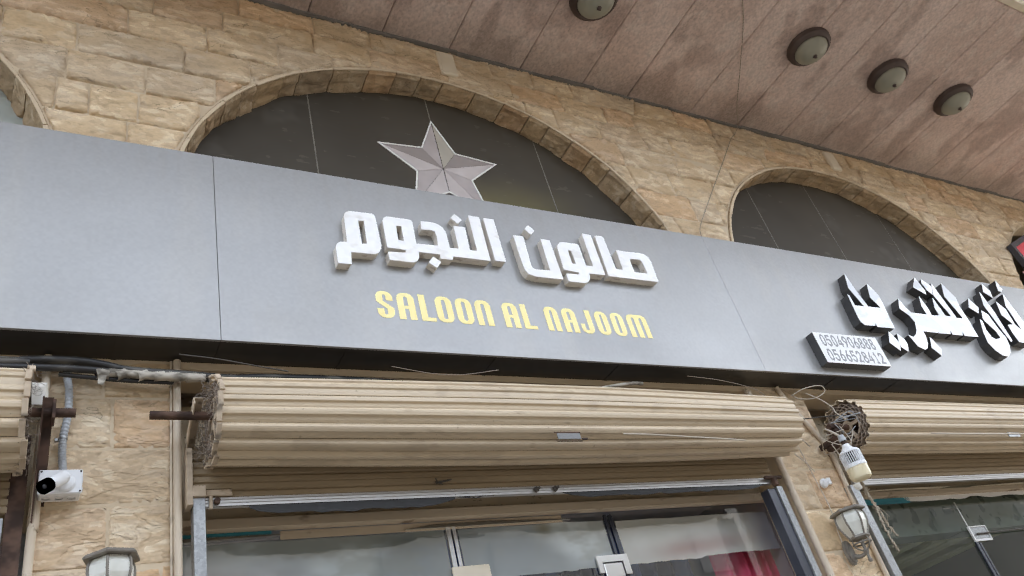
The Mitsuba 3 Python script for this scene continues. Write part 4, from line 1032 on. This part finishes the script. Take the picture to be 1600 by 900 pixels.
add(tb, 'tape_tail', prism(Polygon([(0.262, 3.87), (0.30, 3.872), (0.292, 3.83), (0.283, 3.815), (0.262, 3.82)]), 0.066, 0.069), 'm_tape')
add(tb, 'tape_tail', prism(Polygon([(0.252, 3.895), (0.27, 3.9), (0.268, 3.872), (0.262, 3.862)]), 0.058, 0.061), 'm_tape')
single('grey_hose', tube([(-1.5, 0.16, 3.995), (-0.2, 0.16, 3.998), (0.0, 0.165, 4.0), (0.12, 0.17, 3.995), (0.2, 0.19, 3.985)], 0.010, 10), 'm_grey_conduit', 'thin grey hose high above the black cables at the left edge', 'hose', smooth=True)
single('stray_wire', tube([(0.62, 0.06, 4.0), (0.8, 0.04, 3.97), (1.0, 0.03, 3.93), (1.15, 0.02, 3.90)], 0.004, 6), 'm_wire_dark', 'thin rusty wire hanging under the sign above the left end of the middle shutter', 'wire', smooth=True)
single('stray_wire', tube([(1.75, 0.05, 3.98), (2.0, 0.03, 3.93), (2.2, 0.03, 3.935), (2.45, 0.05, 3.99)], 0.0022, 6), 'm_wire_mid', 'thin tan wire sagging in the gap over the middle of the shutter', 'wire', smooth=True)
single('stray_wire', tube([(4.0, 0.06, 4.02), (4.3, 0.05, 3.99), (4.6, 0.05, 3.93), (4.75, 0.08, 3.86)], 0.0025, 6), 'm_wire_mid', 'tan wire under the sign above the right end of the middle shutter', 'wire', smooth=True)
single('flat_pipe', tube([(3.1, 0.12, 3.90), (3.5, 0.12, 3.975), (3.62, 0.12, 3.98)], 0.013, 8, 3), 'm_tape', 'short dusty pipe stub in the gap above the middle shutter', 'pipe', smooth=True)

# wires around the right shutter end
r5 = np.random.default_rng(15)
single('wire_loop', tube([(5.12, 0.16, 3.95), (5.2, 0.08, 3.97), (5.32, 0.02, 3.965), (5.36, 0.04, 3.92), (5.28, 0.10, 3.895), (5.18, 0.15, 3.92), (5.14, 0.16, 3.95)], 0.0045, 6), 'm_wire_pale', 'pale wire coiled in a loop beside the right shutter end under the sign', 'wire', smooth=True)
single('wire_strand', tube([(5.22, 0.10, 3.94), (5.30, 0.06, 3.86), (5.30, 0.0, 3.76), (5.22, -0.06, 3.68), (5.24, -0.10, 3.60)], 0.0045, 6), 'm_wire_pale', 'pale wire dropping from the loop to the right axle', 'wire', smooth=True)
single('wire_strand', tube([(5.0, 0.18, 3.80), (5.06, 0.15, 3.74), (5.16, 0.05, 3.70), (5.26, -0.05, 3.66), (5.40, -0.1, 3.62), (5.48, -0.12, 3.56)], 0.0045, 6), 'm_wire_dark', 'dark wire crossing from the pillar to the right axle', 'wire', smooth=True)
ms = []
for _ in range(5):
    p = np.array([5.20 + r5.uniform(-0.04, 0.04), -0.04 + r5.uniform(-0.05, 0.05), 3.62 + r5.uniform(-0.05, 0.06)])
    q = np.array([5.36 + r5.uniform(-0.08, 0.10), -0.12 + r5.uniform(-0.05, 0.05), 3.60 + r5.uniform(-0.08, 0.05)])
    ms.append(tube([p, (p + q) / 2 + r5.normal(size=3) * 0.04, q], r5.uniform(0.0025, 0.004), 5, 5))
single('wire_tangle', ms, 'm_grey_conduit', 'tangle of thin grey wires knotted around the right axle', 'wires', smooth=True)
ms = []
for _ in range(5):
    p = np.array([5.10 + r5.uniform(-0.03, 0.05), 0.06 + r5.uniform(-0.05, 0.05), 3.50 + r5.uniform(-0.05, 0.05)])
    ms.append(tube([p, p + r5.normal(size=3) * 0.06 + np.array([0.04, -0.04, -0.05]), p + r5.normal(size=3) * 0.05 + np.array([0.10, -0.08, -0.02]), p + np.array([0.14, -0.1, 0.05])], 0.004, 5, 5))
single('wire_tangle', ms, 'm_wire_pale', 'pale wires looped under the right axle above the bulb', 'wires', smooth=True)
single('wire_strand', tube([(4.93, 0.18, 3.62), (4.98, 0.15, 3.57), (5.08, 0.18, 3.52)], 0.0045, 6), 'm_wire_pale', 'short pale wire from the middle shutter end across the right pillar', 'wire', smooth=True)
single('wire_strand', tube([(4.86, 0.17, 3.46), (4.91, 0.15, 3.38), (4.97, 0.16, 3.31)], 0.0045, 6), 'm_wire_pale', 'loose pale wire end hanging low on the right pillar', 'wire', smooth=True)

# ---------------------------------------------------------------- bulb, rope, clip
lb = thing('led_bulb', 'big white bulb with black cooling slots hanging under the right shutter end', 'bulb')
BX, BY = 5.085, -0.10
bax = np.array([0.05, 0.03, -1.0])
bp = (BX - 0.006, BY, 3.43)
add(lb, 'cord', tube([(5.06, -0.02, 3.56), (5.05, -0.07, 3.51), (BX - 0.01, BY, 3.455)], 0.008, 8), 'm_wire_pale', smooth=True)
add(lb, 'holder', lathe([(0, -0.035), (0.02, -0.035), (0.026, -0.01), (0.026, 0.01), (0, 0.01)], bp, bax, 20), 'm_grey_conduit', smooth=30)
add(lb, 'cap', lathe([(0, 0.0105), (0.019, 0.0105), (0.020, 0.035), (0, 0.036)], bp, bax, 20), 'm_rust', smooth=30)
add(lb, 'neck', lathe([(0, 0.037), (0.026, 0.037), (0.030, 0.055), (0.045, 0.075), (0.068, 0.090), (0.075, 0.10), (0.075, 0.106), (0, 0.106)], bp, bax, 32), 'm_white_plastic', smooth=30)
add(lb, 'core', lathe([(0, 0.107), (0.060, 0.107), (0.060, 0.185), (0, 0.185)], bp, bax, 32), 'm_black', smooth=30)
Al = trimesh.geometry.align_vectors([0, 0, 1], bax / np.linalg.norm(bax))
for j in range(30):
    f = box(0.056, 0.0765, -0.0022, 0.0022, 0.1062, 0.186)
    f.apply_transform(trimesh.transformations.rotation_matrix(2 * np.pi * j / 30, (0, 0, 1)))
    f.apply_transform(Al)
    f.apply_translation(bp)
    add(lb, 'fin', f, 'm_white_plastic')
add(lb, 'collar', lathe([(0, 0.187), (0.078, 0.187), (0.079, 0.20), (0.078, 0.212), (0, 0.212)], bp, bax, 40), 'm_white_plastic', smooth=30)
add(lb, 'lens', lathe([(0, 0.2125), (0.075, 0.2125), (0.075, 0.27), (0.070, 0.292), (0.055, 0.304), (0.0, 0.308)], bp, bax, 40), 'm_bulb_lens', smooth=30)

r6 = np.random.default_rng(3)
for nm, pts, lab in (('a', [(5.168, -0.02, 3.16), (5.20, 0.0, 3.06), (5.215, 0.0, 2.97), (5.20, 0.0, 2.86), (5.20, 0.0, 2.74), (5.222, 0.0, 2.635)], 'frayed rope strand hanging under the bulb, longer end'),
                     ('b', [(5.172, -0.01, 3.15), (5.21, 0.01, 3.03), (5.235, 0.0, 2.93), (5.245, 0.0, 2.83), (5.29, 0.0, 2.745)], 'frayed rope strand hanging under the bulb, shorter end')):
    rk = thing('rope_strand', lab, 'rope')
    sp = spline(pts, 10)
    wob = sp + r6.normal(size=sp.shape) * 0.003
    add(rk, 'core', tube(wob, 0.0085, 8, 0, rfn=lambda t: 1.0 + 0.35 * math.sin(t * 45) * 0.5 - 0.3 * t), 'm_twig', smooth=True)
    ms = []
    for _ in range(26):
        i = r6.integers(0, len(sp))
        ms.append(tube([sp[i], sp[i] + r6.normal(size=3) * 0.012, sp[i] + r6.normal(size=3) * 0.02 + np.array([0, 0, -0.012])], 0.0016, 4, 3))
    add(rk, 'frayed_fibre', ms, 'm_twig', kind='stuff')
wc = thing('cable_clip', 'white plastic cable clip on the right pillar left of the bulb lens', 'clip')
add(wc, 'disc', lathe([(0, 0), (0.034, 0), (0.036, 0.012), (0.024, 0.026), (0, 0.028)], (5.055, 0.20, 3.235), (-0.2, -1, -0.3), 24), 'm_white_plastic', smooth=30)
add(wc, 'tab', box(5.075, 5.11, 0.165, 0.185, 3.215, 3.265, 0.004), 'm_white_plastic')
single('plastic_scrap', prism(Polygon([(5.11, 3.135), (5.19, 3.155), (5.215, 3.15), (5.205, 3.11), (5.16, 3.095), (5.125, 3.108)]), 0.02, 0.023), 'm_old_white', 'scrap of torn clear plastic under the bulb', 'plastic scrap')


# ---------------------------------------------------------------- wall lanterns
def ring6(c, z, r, n=6, ph=0.26):
    return [np.array([c[0] + r * math.cos(ph + 2 * math.pi * k / n), c[1] + r * math.sin(ph + 2 * math.pi * k / n), z]) for k in range(n)]


def lantern(k, x, y, zt, s=1.0):
    """zt: height of the cap's lower rim."""
    c = (x, y)

    def z(v):
        return zt + v * s
    rims = [ring6(c, z(0.022), 0.070 * s), ring6(c, z(0.014), 0.116 * s), ring6(c, z(0.0), 0.128 * s), ring6(c, z(-0.006), 0.125 * s)]
    add(k, 'cap', [trimesh.convex.convex_hull(np.vstack(rims)), trimesh.convex.convex_hull(np.vstack([ring6(c, z(0.0225), 0.050 * s), ring6(c, z(0.034), 0.022 * s), ring6(c, z(0.04), 0.004 * s)]))], 'm_lantern')
    zs = [-0.008, -0.04, -0.085, -0.135, -0.175]
    rs_ = [0.088, 0.100, 0.098, 0.080, 0.062]
    for j in range(6):
        V, F = [], []
        for zz, r_ in zip(zs, rs_):
            q = ring6(c, z(zz), r_ * s)
            V += [q[j], q[(j + 1) % 6]]
        for i in range(4):
            F += [[2 * i, 2 * i + 2, 2 * i + 1], [2 * i + 1, 2 * i + 2, 2 * i + 3]]
        V = np.array(V)
        m = trimesh.Trimesh(V, F, process=False)
        out = m.triangles_center.mean(0) - np.array([x, y, m.triangles_center.mean(0)[2]])
        if m.face_normals.mean(0) @ out < 0:
            m.invert()
        inner = m.copy()
        inner.vertices = inner.vertices - out / np.linalg.norm(out) * 0.003
        inner.invert()
        add(k, 'glass_pane', [m, inner], 'm_lantern_glass')
        add(k, 'cage_rib', tube([ring6(c, z(zz), (r_ + 0.002) * s)[j] for zz, r_ in zip(zs, rs_)], 0.0065 * s, 6, 4), 'm_lantern', smooth=40)
    add(k, 'base_ring', trimesh.convex.convex_hull(np.vstack([ring6(c, z(-0.172), 0.070 * s), ring6(c, z(-0.186), 0.076 * s), ring6(c, z(-0.196), 0.060 * s)])), 'm_lantern')
    th = np.linspace(0, 2 * np.pi, 25)
    add(k, 'scroll_ring', tube([(x + 0.062 * s * math.cos(a), y + 0.062 * s * math.sin(a), z(-0.222)) for a in th], 0.006 * s, 8, 0), 'm_lantern', smooth=True)
    for j in range(3):
        a = 0.5 + 2 * math.pi * j / 3
        add(k, 'scroll', tube([(x + rr_ * s * math.cos(a), y + rr_ * s * math.sin(a), z(v)) for rr_, v in ((0.055, -0.19), (0.064, -0.222), (0.050, -0.25), (0.018, -0.272))], 0.0048 * s, 6), 'm_lantern', smooth=True)
    add(k, 'stem', lathe([(0, -0.19), (0.016, -0.19), (0.011, -0.21), (0.010, -0.26), (0.020, -0.275), (0.016, -0.29), (0.010, -0.30), (0.010, -0.325), (0.016, -0.335), (0.010, -0.35), (0, -0.352)], (x, y, zt), n=18) if s == 1 else lathe([(0, -0.19 * s), (0.014, -0.19 * s), (0.010, -0.26 * s), (0.018, -0.275 * s), (0, -0.34 * s)], (x, y, zt), n=18), 'm_lantern', smooth=30)
    add(k, 'arm', tube([(x, y, z(-0.288)), (x - 0.015, y + 0.05, z(-0.295)), (x - 0.03, y + 0.095, z(-0.275)), (x - 0.04, y + 0.115, z(-0.25))], 0.014 * s, 10, 6, rfn=lambda t: 0.75 + 0.9 * t), 'm_lantern', smooth=True)
    pl = Polygon([(x - 0.04 + 0.038 * s * math.cos(a), z(-0.25) + 0.085 * s * math.sin(a)) for a in np.linspace(0, 2 * np.pi, 28, endpoint=False)])
    add(k, 'wall_plate', [prism(pl, YW - 0.052, YW - 0.03), prism(pl.buffer(-0.010), YW - 0.066, YW - 0.0525)], 'm_lantern')


lr = thing('wall_lantern', 'bronze hexagonal wall lantern with frosted panes low on the right pillar', 'lantern', 'wall lanterns on the pillars')
lantern(lr, 5.005, 0.085, 2.965)
ll = thing('wall_lantern', 'wall lantern on the left pillar with only its cap and upper panes in view', 'lantern', 'wall lanterns on the pillars')
lantern(ll, 0.352, 0.085, 2.985, 0.92)
